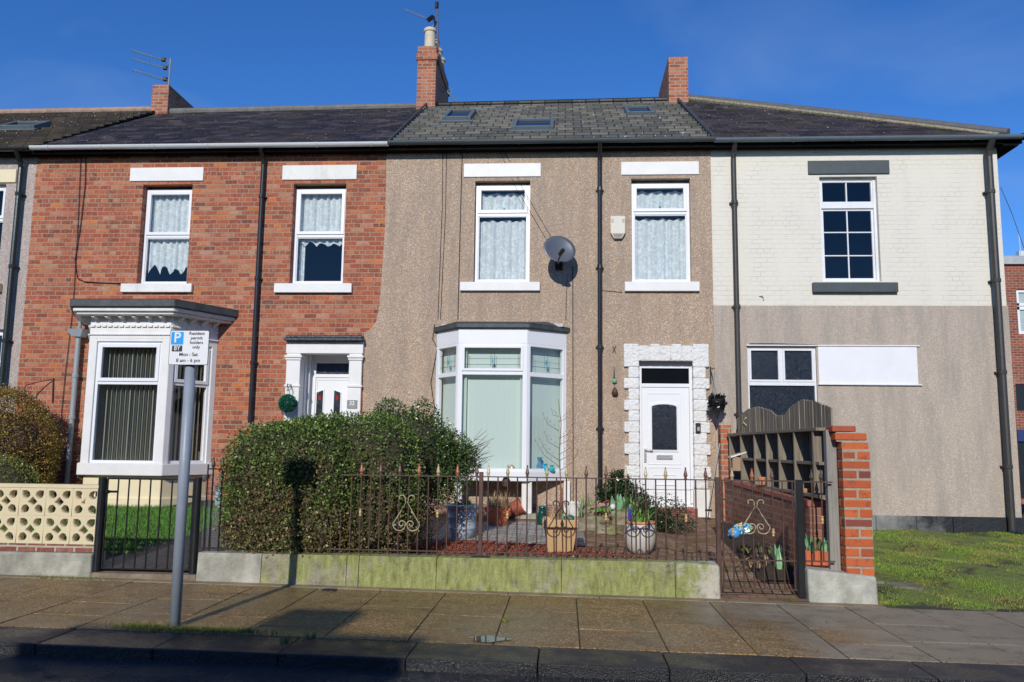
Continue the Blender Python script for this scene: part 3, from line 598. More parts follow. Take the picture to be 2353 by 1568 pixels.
m = MB(); p = A(95, 885, Y=-.02); m.tube([p+Vector((.2, 0, .12)), p+Vector((.22, 0, -.3))], .012, 6); m.tube([p+Vector((.2, 0, .1)), p+Vector((.05, -.12, .05)), p+Vector((-.1, -.25, -.02))], .009, 6); m.tube([p+Vector((-.1, -.25, -.02)), p+Vector((-.12, -.27, -.1))], .012, 6); m.build('wall_bracket', BROWN, bh)
# bay of the brick house
def bay_poly(x0, x1, xw0, xw1, d, off=0, y0=0.0):
    return [(xw0-off*1.1, y0), (x0-off*.6, -d-off), (x1+off*.6, -d-off), (xw1+off*1.1, y0)]
BX = (-7.66, -6.32, -8.1, -5.88, .8)
bay = MB(); bay.prismz(bay_poly(*BX, off=.04), .97, 1.16); bay = bay.build('bay_window', WHITE, bh, bevel=.01); bay['_w'] = 0
m = MB(); m.prismz(bay_poly(*BX), 3.15, 3.51); m.prismz(bay_poly(*BX, off=.015), 3.2, 3.225); m.build('frieze', WHITE, bay, bevel=.004)
for side in (0, 1):
    pass
m = MB(); m.prismz(bay_poly(*BX, off=-.06), .35, .96); m.prismz(bay_poly(*BX, off=-.02), .35, .62); m.build('bay_base', CREAMP, bay, bevel=.01)
m = MB(); m.prismz(bay_poly(*BX, off=.26), 3.555, 3.62); m.prismz(bay_poly(*BX, off=.21), 3.51, 3.555); m.build('cornice', WORN, bay, bevel=.01)
m = MB(); m.prismz(bay_poly(*BX, off=.31), 3.62, 3.745); P = bay_poly(*BX, off=.31); m.add([(x, y, 3.745) for x, y in P]+[(-7.5, 0, 3.86), (-6.4, 0, 3.86)], [(0, 1, 4), (1, 2, 5, 4), (2, 3, 5)]); m.build('bay_roof', LEAD, bay, bevel=.01)
m = MB()
def facet(i, poly):
    (a, b), (c, d) = poly[i], poly[i+1]; L = math.hypot(c-a, d-b); ang = math.atan2(d-b, c-a); return Matrix.Translation((a, b, 0)) @ Matrix.Rotation(ang, 4, 'Z'), L
PB = bay_poly(*BX)
for i in (0, 1, 2):
    Mx, L = facet(i, PB); m.M = Mx; n = 6 if i == 1 else 4
    for k in range(n):
        u = L*(k+.5)/n; m = MB(); m.M = Mx
        m.add([(u+e, a_, b_) for e in (-.022, .022) for a_, b_ in ((0, 3.42), (-.03, 3.42), (-.06, 3.455), (-.11, 3.47), (-.15, 3.475), (-.15, 3.51), (0, 3.51))], [tuple(range(7)), tuple(range(7, 14))[::-1]]+[(q, q+7, (q+1) % 7+7, (q+1) % 7) for q in range(7)]); m.build('cornice_bracket', WORN, bay)
m = MB()
for i in (0, 1, 2):
    Mx, L = facet(i, PB); m.M = Mx; n = int(L/.035)
    for k in range(n): m.box(L*(k+.2)/n, L*(k+.75)/n, -.03, 0, 3.205, 3.222)
m.build('dentil_moulding', WHITE, bay); m = MB()
for i in (0, 1, 2):
    Mx, L = facet(i, PB); m.M = Mx
    for k in range(int(L/.09)): m.box(L*(k+.1)/int(L/.09), L*(k+.85)/int(L/.09), -.03, 0, 3.335, 3.365)
m.build('dentil_moulding', WHITE, bay)
pst = MB()
for i in (0, 1, 2):
    Mx, L = facet(i, PB); pst.M = Mx; e = .13 if i == 1 else .1
    pst.box(0, e, .0, .1, 1.16, 3.15); pst.box(L-e, L, .0, .1, 1.16, 3.15); pst.box(e, L-e, 0, .1, 3.1, 3.15)
pst.build('bay_pilaster', WHITE, bay, bevel=.005)
for i in (0, 1, 2):
    Mx, L = facet(i, PB); e = .13 if i == 1 else .1
    m = MB(); m.M = Mx; x0, x1, z0, z1 = e, L-e, 1.16, 3.1; zt = 2.44; f = .045
    m.frame(x0, x1, .03, .1, z0, z1, f); m.box(x0+f, x1-f, .032, .098, zt-.03, zt+.03); m.frame(x0+f*.8, x1-f*.8, .012, .07, zt+.02, z1-f*.8, .055)
    m.build('window_frame', UPVC, bay, bevel=.004)
    m = MB(); m.M = Mx; m.quad((x0+f, .06, z0+f), (x1-f, .06, z0+f), (x1-f, .06, z1-f), (x0+f, .06, z1-f)); m.build('pane', GLASS, bay)
    m = MB(); m.M = Mx; n = int((x1-x0)/.075); yy = .2
    for k in range(n):
        u = x0+(k+.5)*(x1-x0)/n; dx = .0055 if k % 5 != 1 else .009
        m.quad((u-dx, yy, z0+.03), (u+dx, yy, z0+.03), (u+dx, yy, z1), (u-dx, yy, z1)); m.quad((u, yy+.003, z0+.03), (u+.02, yy+.07, z0+.03), (u+.02, yy+.07, z1), (u, yy+.003, z1))
    m.build('vertical_blind', BLINDG, bay)
m = MB(); pp = [(-8.05, .02), (-7.63, -.7), (-6.35, -.7), (-5.93, .02)]
m.add([(x, y, 1.12) for x, y in pp], [(0, 1, 2, 3)]); m.build('window_board', DARKIN, bay); m = MB(); m.add([(x, y, 3.14) for x, y in pp], [(0, 1, 2, 3)]); m.build('bay_ceiling', DARKIN, bay)
# grey hopper pipe
p = A(180, 775, Y=-.12); q = A(160, 1100, Y=-.12); m = MB(); m.tube([(p.x, -.12, .5), (p.x, -.12, p.z)], .04, 12); m.hexa([(p.x-.08, -.2, p.z), (p.x+.08, -.2, p.z), (p.x+.08, -.02, p.z), (p.x-.08, -.02, p.z), (p.x-.14, -.24, p.z+.13), (p.x+.14, -.24, p.z+.13), (p.x+.14, -.02, p.z+.13), (p.x-.14, -.02, p.z+.13)])
for z in (1.2, 1.9, 2.6): m.lathe([(.04, -.03), (.052, -.03), (.052, .03), (.04, .03)], (p.x, -.12, z), 12)
m.tube([(p.x+.02, -.14, p.z+.1), (p.x+.04, -.16, p.z+.28), (p.x+.1, -.25, p.z+.42)], .03, 10)
m.build('hopper_pipe', GREYP, bh)
# door surround of the brick house
dx0, dx1, dzt = d1[0], d1[1], d1[3]
sr = MB(); L0 = A(655, 900, Y=-.08).x; L1 = dx0+.006; R0 = dx1-.006; R1 = A(829, 900, Y=-.08).x; zt = A(740, 785, Y=-.08).z; zc = A(740, 810, Y=-.08).z
sr.box(L0, L1, -.08, .16, .35, zc-.02); sr.box(R0, R1, -.08, .16, .35, zc-.02); sr.box(L0-.015, R1+.015, -.085, .16, zc-.02+.002, zt)
for a, b in ((L0, L1), (R0, R1)): sr.box(a-.03, b+.03, -.11, .1, zc-.09, zc-.05); sr.box(a-.015, b+.015, -.1, .1, zc-.13, zc-.1); sr.box(a-.02, b+.02, -.1, .1, zc-.58, zc-.545)
nd_ = 34
for k in range(nd_): sr.box(L0+(R1-L0)*(k+.2)/nd_, L0+(R1-L0)*(k+.7)/nd_, -.10, -.07, zt-.045, zt-.015)
sr.build('door_surround', WHITE, bh, bevel=.005)
m = MB(); m.box(L0-.03, R1+.03, -.2, .0, zt+.001, zt+.05); m.box(L0-.01, R1+.01, -.16, 0, zt+.05, zt+.1); m.build('door_hood', simple('black_slate_hood', (.035, .04, .05), .4, .5, 20, 40, .006), bh, bevel=.012)
m = MB(); m.box(dx0, dx0+.02, .16, .5, .35, dzt); m.box(dx1-.02, dx1, .16, .5, .35, dzt); m.box(dx0, dx1, .1, .5, dzt-.02, dzt); m.box(dx0+.02, dx0+.06, .28, .34, .35, dzt-.02); m.box(dx0+.02, dx0+.065, .4, .5, .35, dzt-.02); m.build('door_reveal', WHITE, bh)
dr = MB(); y = .42; f = .07; tz = A(755, 864, Y=y).z; a, b = dx0+.06, dx1-.02
dr.frame(a, b, y, y+.08, .4, dzt-.1, f); dr.box(a, b, y, y+.08, dzt-.1, dzt-.02); dr.box(a+f, b-f, y, y+.08, tz-.03, tz+.03); dr.box(a+f, b-f, y+.02, y+.06, .42, tz-.03)
P1, P2 = A(735, 905, Y=y).x, A(775, 905, Y=y).x
dr.frame(a+f+.02, b-f-.02, y+.008, y+.03, .6, tz-.06, .012)
door = dr.build('door', UPVC, bh, bevel=.004); door['_w'] = 0
m = MB(); m.quad((a+f, y+.03, tz), (b-f, y+.03, tz), (b-f, y+.03, dzt-.14), (a+f, y+.03, dzt-.14)); m.build('transom_glass', CGLASS, door)
for px_, s in ((P1, 1), (P2, -1)):
    zt_, zb_ = A(735, 901 , Y=y).z, A(735, 990, Y=y).z; hw = .055; P = [(px_-hw, zb_), (px_+hw, zb_), (px_+hw, zt_+(.03 if s > 0 else -.01)), (px_-hw, zt_+(-.01 if s > 0 else .03))]
    m = MB(); m.prism([(px_-hw-.02, zb_-.02), (px_+hw+.02, zb_-.02), (px_+hw+.02, zt_+(.055 if s > 0 else .01)), (px_-hw-.02, zt_+(.01 if s > 0 else .055))], y+.006, y+.02); m.build('glass_surround', UPVC, door)
    m = MB(); m.prism(P, y-.002, y+.01); m.build('glass', CGLASS, door)
    zc_ = A(735, 915, Y=y).z; m = MB(); m.prism([(px_+.025*math.cos(t), zc_+.035*math.sin(t)*(1 if math.sin(t) < 0 else 1.4)) for t in [2*math.pi*k/10 for k in range(10)]], y-.006, y-.003); m.build('red_rose_glass', simple('red_glass', (.35, .02, .02), .2, .1), door)
# plaque with number
p = A(809, 928, Y=-.09); pl = MB(); pl.box(p.x-.085, p.x+.085, -.1, -.082, p.z-.075, p.z+.06); pl = pl.build('number_plaque', simple('grey_slate_plaque', (.25, .26, .25), .5, .2), bh, bevel=.004); pl['_w'] = 0
TXT = {}
def text(s, x, z, y, size, mat_, parent, bold=0., name='lettering', align='CENTER', sx=1.0):
    cu = bpy.data.curves.new('t', 'FONT'); cu.body = s; cu.size = size; cu.align_x = align; cu.align_y = 'CENTER'; cu.extrude = .0008; cu.offset = bold
    o = bpy.data.objects.new('t', cu); COL.objects.link(o); bpy.context.view_layer.update()
    me = bpy.data.meshes.new_from_object(o.evaluated_get(bpy.context.evaluated_depsgraph_get())); bpy.data.objects.remove(o)
    me.transform(Matrix.Translation((x, y, z)) @ Matrix.Rotation(R(90), 4, 'X') @ Matrix.Diagonal((sx, 1, 1, 1))); me.materials.clear(); me.materials.append(mat_)
    q = link(name, me, parent); return q
text('32', p.x, p.z+.005, -.103, .09, WHITE, pl, .002, 'number')
# ---------- pebbledash house
XP0, XP1 = -2.96, 2.44
ph = thing('pebbledash_house', (0, 0, .3), 'brown pebbledashed terraced house with white block door surround', 'house')
w3 = RC((1093, 416), (1219, 416), (1087, 650), (1216, 650)); w4 = RC((1450, 411), (1584, 411), (1452, 650), (1590, 650))
d2 = RC((1468, 830), (1596, 830), (1468, 1166), (1596, 1166)); b2h = (-2.06, -.03, 1.12, 3.11)
YP = -.014
def pextra(m):
    E = [A(*q, Y=0) for q in ((905, 340), (889, 352), (885, 520), (873, 700), (864, 742), (850, 758), (837, 766), (834, 945), (828, 1200))]
    P = [(e.x, e.z) for e in E]; P[-1] = (P[-1][0], 0.3)
    for (a, b), (c, d) in zip(P, P[1:]):
        m.quad((c, YP, d), (XP0, YP, d), (XP0, YP, b), (a, YP, b)); m.quad((a, YP, b), (a, 0.002, b), (c, 0.002, d), (c, YP, d))
m = MB(); m.wall(XP0, XP1, .3, 6.62, [w3, w4, d2, b2h], YP, .24); pextra(m); m.build('wall', PEB, ph)
i = MB(); a, b = XP0+.02, XP1-.02; z1 = 6.5
i.quad((a, .22, -.1), (a, 3.2, -.1), (a, 3.2, z1), (a, .22, z1)); i.quad((b, .22, -.1), (b, 3.2, -.1), (b, 3.2, z1), (b, .22, z1)); i.quad((a, 3.2, -.1), (b, 3.2, -.1), (b, 3.2, z1), (a, 3.2, z1)); i.quad((a, .2, 3.7), (b, .2, 3.7), (b, 3.2, 3.7), (a, 3.2, 3.7)); i.quad((a, .2, z1), (b, .2, z1), (b, 3.2, z1), (a, 3.2, z1)); i.build('interior_wall', simple('light_room_paint', (.5, .5, .46), .8, .05, 2, 10, 0), ph)
m = MB(); m.box(XP0, XP1, 7.8, 8, -.2, 6.6); m.build('back_wall', PEB, ph)
m = MB(); m.wall(XP0, XP1, -.2, .57, [(d2[0]-.3, d2[1]+.3, -.3, .9)], -.03, .02); m.build('plinth', moss_over(brickmat('plinth_brick', [(0, (.16, .07, .06)), (1, (.33, .13, .1))], (.3, .28, .24), sq=0), (.3, .3, .28), .5, .6, 5, .8), ph)
for i, w_ in enumerate((w3, w4)):
    o, zt = window(ph, (w_[0], w_[1], w_[2], w_[3]-.04), .1, .30)
    curtain(o, w_[0], w_[1], zt+.03, w_[3]-.14, .22, LACE, 'net_curtain', 7, .02, .0, seed=i+20); curtain(o, w_[0], w_[1], w_[2], zt-.06, .22, LACE, 'net_curtain', 7, .02, 0., seed=i+30)
    c = (w_[0]+w_[1])/2; q = MB(); q.prism([(c-.02, zt+.17), (c, zt+.14), (c+.02, zt+.17), (c, zt+.22)], .112, .116); q.build('leaded_flower', simple('turquoise_glass', (.05, .4, .5), .3), o)
lintel(ph, RC((1066, 378), (1243, 376), (1066, 409), (1243, 407)), WHITE, pr=.035); lintel(ph, RC((1427, 374), (1606, 372), (1427, 404), (1605, 402)), WHITE, pr=.035)
lintel(ph, RC((1058, 650), (1241, 650), (1058, 670), (1241, 670)), WHITE, 'sill', .08); lintel(ph, RC((1435, 650), (1606, 649), (1435, 671), (1606, 671)), WHITE, 'sill', .08)
part_roof(ph, -2.99, 2.44, TILE, 17, zr0=9.05, zr1=9.1, th=.04, x0r=-3.1, x1r=2.46)
m = MB(); m.tube([(-2.9, 4.0, 9.08), (2.35, 4.0, 9.13)], .06, 10)
m.build('ridge_tiles', TILE, ph)
m = MB(); m.tube([(-2.99, -.28, 6.62), (-3.08, 3.9, 9.1)], .022, 6); m.build('verge_strip', LEAD, ph); m = MB(); m.tube([(2.46, -.28, 6.62), (2.44, 3.9, 9.13)], .03, 6); m.build('verge_strip', LEAD, ph)
eaves(ph, XP0, XP1, 6.60); gutter(ph, XP0-.03, XP1+.02, 6.675, simple('grey_black_gutter', (.06, .075, .08), .4, .1))
pipe(ph, (1375, 330), (1382, 1120), .037, y=-.09, brk=4)
for q in (((1028, 330), (1055, 326), (1090, 326), (1090, 326)),): pass
def rp(px, py):       # roof plane point
    d = RT*(px-1176.5)-UP*(py-784)+FW*FPX; s = (9.07-6.585)/4.26; t = (6.585+s*.26-CAM.z+s*CAM.y)/(d.z-s*d.y); q = CAM+d*t; return q.x, (q.y+.26)/4.26
for (a, b, c, d) in ((1025, 1088, 280, 262), (1180, 1273, 303, 284), (1436, 1500, 269, 254)):
    xa, t0 = rp(a, c); xb, _ = rp(b, c); _, t1 = rp((a+b)/2, d); xc, _ = rp(b, d); xd, _ = rp(a, d); skylight(ph, ((xa+xd)/2, (xb+xc)/2, t0, t1))
chimney(ph, 2.24, 2.66, 3.7, 5.6, 8.75, 9.98)
for pts, r in (([(1026, 325), (1024, 480), (1012, 735)], .005), ([(1018, 330), (1016, 480), (1006, 735)], .005), ([(1098, 340), (1062, 352), (1058, 500), (1052, 735)], .007), ([(1316, 612), (1317, 1150)], .007), ([(1303, 640), (1300, 735)], .005), ([(1140, 330), (1190, 440), (1255, 550)], .004), ([(1150, 330), (1205, 440), (1268, 548)], .004), ([(999, 745), (994, 780), (1005, 800), (990, 880), (1000, 950)], .007), ([(1382, 668), (1430, 672)], .004), ([(1408, 795), (1415, 812)], .006), ([(1415, 795), (1408, 812)], .006)): cable(ph, pts, r, YP-.008)
# bay of the pebbledash house
BY = (-1.69, -.59, -2.13, .035, .55); PB = bay_poly(*BY, y0=YP)
bay = MB(); bay.prismz(bay_poly(*BY, off=.035, y0=YP), .96, 1.11); bay = bay.build('bay_window', UPVC, ph, bevel=.008); bay['_w'] = 0
m = MB(); m.prismz(PB, 3.13, 3.37); m.build('bay_header', UPVC, bay, bevel=.003)
m = MB(); m.prismz(bay_poly(*BY, off=.06, y0=YP), 3.37, 3.45); P = bay_poly(*BY, off=.06, y0=YP); m.add([(x, y, 3.45) for x, y in P]+[(-1.8, YP, 3.56), (-.3, YP, 3.56)], [(0, 1, 4), (1, 2, 5, 4), (2, 3, 5)]); m.build('lead_roof', LEAD, bay, bevel=.012)
for a_, b_ in ((-2.05, -1.72), (-.5, -.02)): m = MB(); m.hexa([(a_, YP-.05, 3.46), (b_, YP-.16, 3.455), (b_, YP-.02, 3.5), (a_, YP-.01, 3.49), (a_, YP-.05, 3.475), (b_, YP-.16, 3.47), (b_, YP-.02, 3.53), (a_, YP-.01, 3.51)]); m.build('flashing_strip', simple('torn_silver_flashing', (.6, .6, .56), .4, .4, 20, 30, .01), bay)
for bb in ((-.66, -.5, -.5, -.36, .461, .958), (.0, .1, -.12, YP-.002, .37, .958), (-1.72, -1.6, -.5, -.38, .37, .958)): m = MB(); m.box(*bb); m.build('bay_leg', WORN, bay, bevel=.008)
m = MB(); m.box(-.76, -.42, -.56, -.3, .3, .46); m.build('leg_base', GSTONE, bay, bevel=.01)
for i in (0, 1, 2):
    Mx, L = facet(i, PB); m = MB(); m.M = Mx; x0, x1, z0, z1 = .025, L-.025, 1.11, 3.13; zt = 2.66 if i == 1 else 2.64; f = .045
    m.frame(x0, x1, .0, .08, z0, z1, f); m.box(x0+f, x1-f, .002, .078, zt-.035, zt+.035); m.box(-.0, .025, -.0, .09, z0, z1); m.box(L-.025, L, 0, .09, z0, z1)
    if i == 1: m.frame(x0+f*.8, x1-f*.8, -.018, .04, zt+.025, z1-f*.8, .04)
    fr = m.build('window_frame', UPVC, bay, bevel=.004)
    m = MB(); m.M = Mx; m.quad((x0+f, .03, z0+f), (x1-f, .03, z0+f), (x1-f, .03, z1-f), (x0+f, .03, z1-f)); m.build('pane', GLASS, bay)
    m = MB(); m.M = Mx; n = int((x1-x0)/.085); yy = .15
    for k in range(n+1):
        u = x0+k*(x1-x0)/n; m.quad((u-.05, yy-.003, z0), (u+.05, yy+.003, z0), (u+.05, yy+.003, 2.57), (u-.05, yy-.003, 2.57))
        m.quad((u-.05, yy-.003, 2.57), (u+.05, yy+.003, 2.57), (u+.05, yy+.003, 3.11), (u-.05, yy-.003, 3.11))
    m.build('vertical_blind', BLIND, bay)
    c = (x0+x1)/2; m = MB(); m.M = Mx; m.prism([(c-.025, 2.84), (c, 2.8), (c+.025, 2.84), (c, 2.9)], .018, .024); m.build('leaded_flower', MC['turquoise_glass'], bay)
    m = MB(); m.M = Mx; z_, zz = zt+.09, 3.0
    for a, b, c_, d_ in ((x0+.12, z_, x0+.12, zz), (x1-.12, z_, x1-.12, zz), (x0+.08, z_+.04, x1-.08, z_+.04), (x0+.08, zz-.04, x1-.08, zz-.04), (c-.03, z_, c-.03, zz), (c+.03, z_, c+.03, zz)): m.tube([(a, .024, b), (c_, .024, d_)], .0035, 4)
    m.build('lead_strip', LEAD, bay)
m = MB(); pp = [(-2.1, .0), (-1.67, -.5), (-.61, -.5), (.0, .0)]
m.add([(x, y, 1.105) for x, y in pp], [(0, 1, 2, 3)]); m.build('window_board', UPVC, bay); m = MB(); m.add([(x, y, 3.3) for x, y in pp], [(0, 1, 2, 3)]); m.build('bay_ceiling', UPVC, bay)
# rough white block door surround
dx0, dx1, dz0, dz1 = d2
BLK = simple('rough_white_block', (.78, .77, .73), .6, .05, 8, 22, .04)
lx = [A(q, 950, Y=-.06).x for q in (1434, 1444, 1468)]; rx = [A(q, 950, Y=-.06).x for q in (1595, 1624, 1632)]
zt0 = A(1530, 790, Y=-.06).z; m = MB(); z = dz0+.3; k = 0; hh = (dz1-.02-z)/11.5
while k < 12:
    h = hh if k < 11 else zt0-z; w0 = lx[0] if k % 2 == 1 or k == 11 else lx[1]; w1_ = rx[2] if k % 2 == 1 or k == 11 else rx[1]
    m.box(w0, lx[2]+.01, -.07, .03, z+.003, z+h-.003); m.box(rx[0]-.01, w1_, -.07, .03, z+.003, z+h-.003); z += h; k += 1
n = 5; xs = [lx[2]+.012+(rx[0]-lx[2]-.024)*k/n for k in range(n+1)]
for k in range(n): m.box(xs[k]+.002, xs[k+1]-.002, -.07, .03, dz1-.005, zt0-(.03 if k % 2 == 0 else .005))
o = m.build('door_surround', BLK, ph, bevel=.02, seg=3)
m = MB(); m.box(lx[1]+.01, lx[2], -.052, -.02, dz0+.3, zt0-.04); m.box(rx[0], rx[1]-.01, -.052, -.02, dz0+.3, zt0-.04); m.box(lx[2]+.001, rx[0]-.001, -.052, -.02, dz1, zt0-.04); m.build('painted_pointing', WHITE, ph)
for a_, b_ in ((lx[1], lx[2]+.02), (rx[0]-.02, rx[1]+.03)): m = MB(); m.box(a_, b_, -.08, .03, dz0-.15, dz0+.29); m.build('surround_base', WORN, ph, bevel=.012)
m = MB(); m.box(dx0-.01, dx1+.01, -.16, .2, dz0-.2, dz0-.005); m.build('door_step', simple('red_step_paint', (.33, .1, .08), .45, .12), ph, bevel=.015)
y = .1; dr = MB(); f = .06; tz = A(1530, 886, Y=y).z
dr.frame(dx0, dx1, y, y+.08, dz0, dz1-.05, f); dr.box(dx0, dx1, y+.01, y+.08, dz1-.05, dz1); dr.box(dx0+f, dx1-f, y, y+.08, tz-.03, tz+.03); dr.box(dx0+f+.003, dx1-f-.003, y+.015, y+.06, dz0+.03, tz-.035)
gx0, gx1 = A(1498, 980, Y=y).x, A(1555, 980, Y=y).x; gz0, gz1 = A(1526, 1034, Y=y).z, A(1526, 930, Y=y).z
arch = lambda o_: [(gx0-o_, gz0-o_), (gx1+o_, gz0-o_), (gx1+o_, gz1-.04+o_)]+[((gx0+gx1)/2+(gx1-gx0+2*o_)/2*math.cos(t), gz1-.04+o_+.045*math.sin(t)) for t in [math.pi*k/8 for k in range(1, 8)]]+[(gx0-o_, gz1-.04+o_)]
dr.prism(arch(.035), y+.002, y+.02); dr.prism(arch(.02), y-.004, y+.003)
cx = (gx0+gx1)/2
dr.frame(cx-.27, cx+.27, y+.006, y+.02, dz0+.12, gz0-.28, .014); dr.frame(cx-.19, cx+.19, y+.004, y+.02, dz0+.22, gz0-.4, .012)
dr.box(cx-.16, cx+.16, y+.0, y+.02, dz0+.34, dz0+.36)
dr.frame(cx-.27, cx+.27, y+.006, y+.02, gz0-.24, tz-.13, .01)
door = dr.build('door', UPVC, ph, bevel=.004); door['_w'] = 0
m = MB(); m.prism(arch(0), y-.008, y-.002); m.build('glass', CGLASS, door)
m = MB(); m.quad((dx0+f, y+.04, tz), (dx1-f, y+.04, tz), (dx1-f, y+.04, dz1-.1), (dx0+f, y+.04, dz1-.1)); m.build('transom_glass', DGLASS, door)
lz_ = gz0-.12; m = MB(); m.box(cx-.13, cx+.13, y-.006, y+.02, lz_-.035, lz_+.035); m.box(cx-.105, cx+.105, y-.012, y, lz_-.018, lz_+.018); m.build('letter_box', simple('silver_metal', (.6, .6, .6), .3, .05, metal=.8), door, bevel=.005)
hx = dx0+f+.05; m = MB(); m.box(hx-.02, hx+.02, y-.01, y+.02, gz0-.2, gz0+.02); m.tube([(hx, y-.01, gz0), (hx, y-.05, gz0), (hx+.12, y-.05, gz0-.01)], .01, 8); m.build('handle', MC['silver_metal'], door)
# ---------- corner house
XC0, XC1 = 2.44, 7.1
ch_ = thing('corner_house', (4.8, 0, .3), 'end house with cream painted brick above and grey render below', 'house')
w5 = RC((1883, 408), (2013, 404), (1890, 648), (2027, 646)); w6 = RC((1717, 797), (1877, 797), (1720, 960), (1877, 960)); w6 = (w6[0], w6[1], 1.9, w6[3])
zs = A(2000, 703, Y=0).z
m = MB(); m.wall(XC0, XC1, zs, 6.6, [w5], 0, .2); m.quad((XC1, 0, zs), (XC1, 8, zs), (XC1, 8, 6.6), (XC1, 0, 6.6)); m.build('upper_wall', CREAM, ch_)
m = MB(); m.wall(XC0, XC1+.015, .2, zs, [w6], -.018, .2); m.quad((XC1+.015, -.018, .2), (XC1+.015, 8, .2), (XC1+.015, 8, zs), (XC1+.015, -.018, zs)); m.quad((XC0, -.018, zs), (XC1+.015, -.018, zs), (XC1+.015, .0, zs), (XC0, 0, zs)); m.build('lower_wall', PEBG, ch_)
m = MB(); a, b = XC0+.02, XC1-.02; i = m; z1 = 6.5
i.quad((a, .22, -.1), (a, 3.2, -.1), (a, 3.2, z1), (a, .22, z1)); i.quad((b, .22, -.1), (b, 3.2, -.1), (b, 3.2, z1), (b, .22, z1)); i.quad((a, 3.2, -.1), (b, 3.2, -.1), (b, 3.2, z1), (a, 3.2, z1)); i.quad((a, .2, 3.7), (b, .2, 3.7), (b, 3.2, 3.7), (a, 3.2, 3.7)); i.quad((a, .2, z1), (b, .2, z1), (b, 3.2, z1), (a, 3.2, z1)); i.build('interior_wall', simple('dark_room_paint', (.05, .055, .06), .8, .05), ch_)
m = MB(); m.box(XC0, XC1-.01, 7.8, 7.99, -.2, 6.6); m.build('back_wall', CREAM, ch_)
PL = G('patchy_black_plinth'); sp_ = PL.n('SeparateXYZ', 0, i0=PL.oc()).node
fx = PL.ramp(PL.math('ADD', PL.math('MULTIPLY', sp_.outputs[0], .25), PL.math('MULTIPLY', PL.noise(4, 5), .5)), [(1.62/1.0-.12*0, 0.), (1.0, 0.)] if False else [(.0, 0.), (1., 0.)])
PL.P(Base_Color=PL.mix(PL.ramp(PL.math('MULTIPLY_ADD', sp_.outputs[0], -.3, PL.math('ADD', 1.75, PL.math('MULTIPLY', PL.noise(5, 5), .6))), [(.3, 0.), (.7, 1.)]), (.016, .018, .022), (.3, .31, .29)), Roughness=.5, Normal=PL.bump(PL.noise(12, 4), .01))
m = MB(); xx = XC0
for L in (.9, .75, .8, .62, .55, 1.1): b = min(xx+L, XC1+.03); m.box(xx+.002, b-.002, -.045, .0, .1, .495) if b > xx+.01 else None; xx = b
m.build('plinth', PL.m, ch_, bevel=.008)
# sash window
x0, x1, z0, z1 = w5; fr = MB(); f = .045; y = .08; mid = A(1950, 474, Y=.1).z; cx = (x0+x1)/2+.0
fr.frame(x0, x1, y, y+.08, z0, z1, f, .03); fr.box(x0+f, x1-f, y+.0, y+.07, mid-.045, mid+.045)
fr.frame(x0+f, x1-f, y+.01, y+.06, mid+.045, z1-f, .028); fr.frame(x0+f, x1-f, y+.03, y+.07, z0+.03, mid-.045, .035, .045)
fr.box(cx-.011, cx+.011, y+.02, y+.06, mid+.06, z1-f-.02); fr.box(cx-.011, cx+.011, y+.035, y+.065, z0+.05, mid-.06)
hh = (mid-.05-(z0+.06))/3
for k in (1, 2): fr.box(x0+f+.02, x1-f-.02, y+.034, y+.066, z0+.06+hh*k-.01, z0+.06+hh*k+.01)
o = fr.build('window', simple('peeling_white_paint', (.75, .76, .77), .5, .05, 6, 40, .004, dirt=.3, dirtcol=(.5, .45, .4)), ch_, bevel=.004); o['_w'] = 0
m = MB(); m.quad((x0+f, y+.05, z0+.03), (x1-f, y+.05, z0+.03), (x1-f, y+.05, z1-f), (x0+f, y+.05, z1-f)); m.build('pane', GLASS, o)
lintel(ch_, RC((1855, 371), (2042, 369), (1857, 402), (2043, 400)), SLATEB, pr=.03); lintel(ch_, RC((1865, 651), (2060, 651), (1866, 674), (2060, 673)), SLATEB, 'sill', .08)
# lower window and panel
x0, x1, z0, z1 = w6; y = .02; zt = A(1790, 882, Y=0).z; m = MB(); m.frame(x0, x1, y, y+.08, z0, z1, .03); m.box(x0+.03, x1-.03, y, y+.08, zt-.03, zt+.03); cx = (x0+x1)/2
m.box(cx-.02, cx+.02, y, y+.07, zt+.03, z1-.03); m.frame(x0+.03, cx-.02, y-.01, y+.05, zt+.03, z1-.03, .035); m.frame(cx+.02, x1-.03, y-.01, y+.05, zt+.03, z1-.03, .035)
o = m.build('window', MC['peeling_white_paint'], ch_, bevel=.004); o['_w'] = 0
m = MB(); m.quad((x0, y+.03, zt), (x1, y+.03, zt), (x1, y+.03, z1), (x0, y+.03, z1)); m.build('pane', CGLASS, o); m = MB(); m.quad((x0, y+.04, z0), (x1, y+.04, z0), (x1, y+.04, zt), (x0, y+.04, zt)); m.build('pane', CGLASS, o)
r = RC((1879, 797), (2106, 797), (1880, 883), (2108, 884)); m = MB(); m.box(r[0], r[1], -.03, .01, r[2], r[3]); m.build('boarding_panel', simple('white_board_paint', (.78, .78, .8), .5, .03, 3, 20, .002, dirt=.06), ch_, bevel=.004)
m = MB(); m.box(w6[0]-.02, r[1]+.04, -.05, .0, r[3], r[3]+.02); m.box(r[0]-.02, r[1]+.05, -.06, .0, r[2]-.018, r[2]); m.build('drip_moulding', MC['peeling_white_paint'], ch_, bevel=.004)
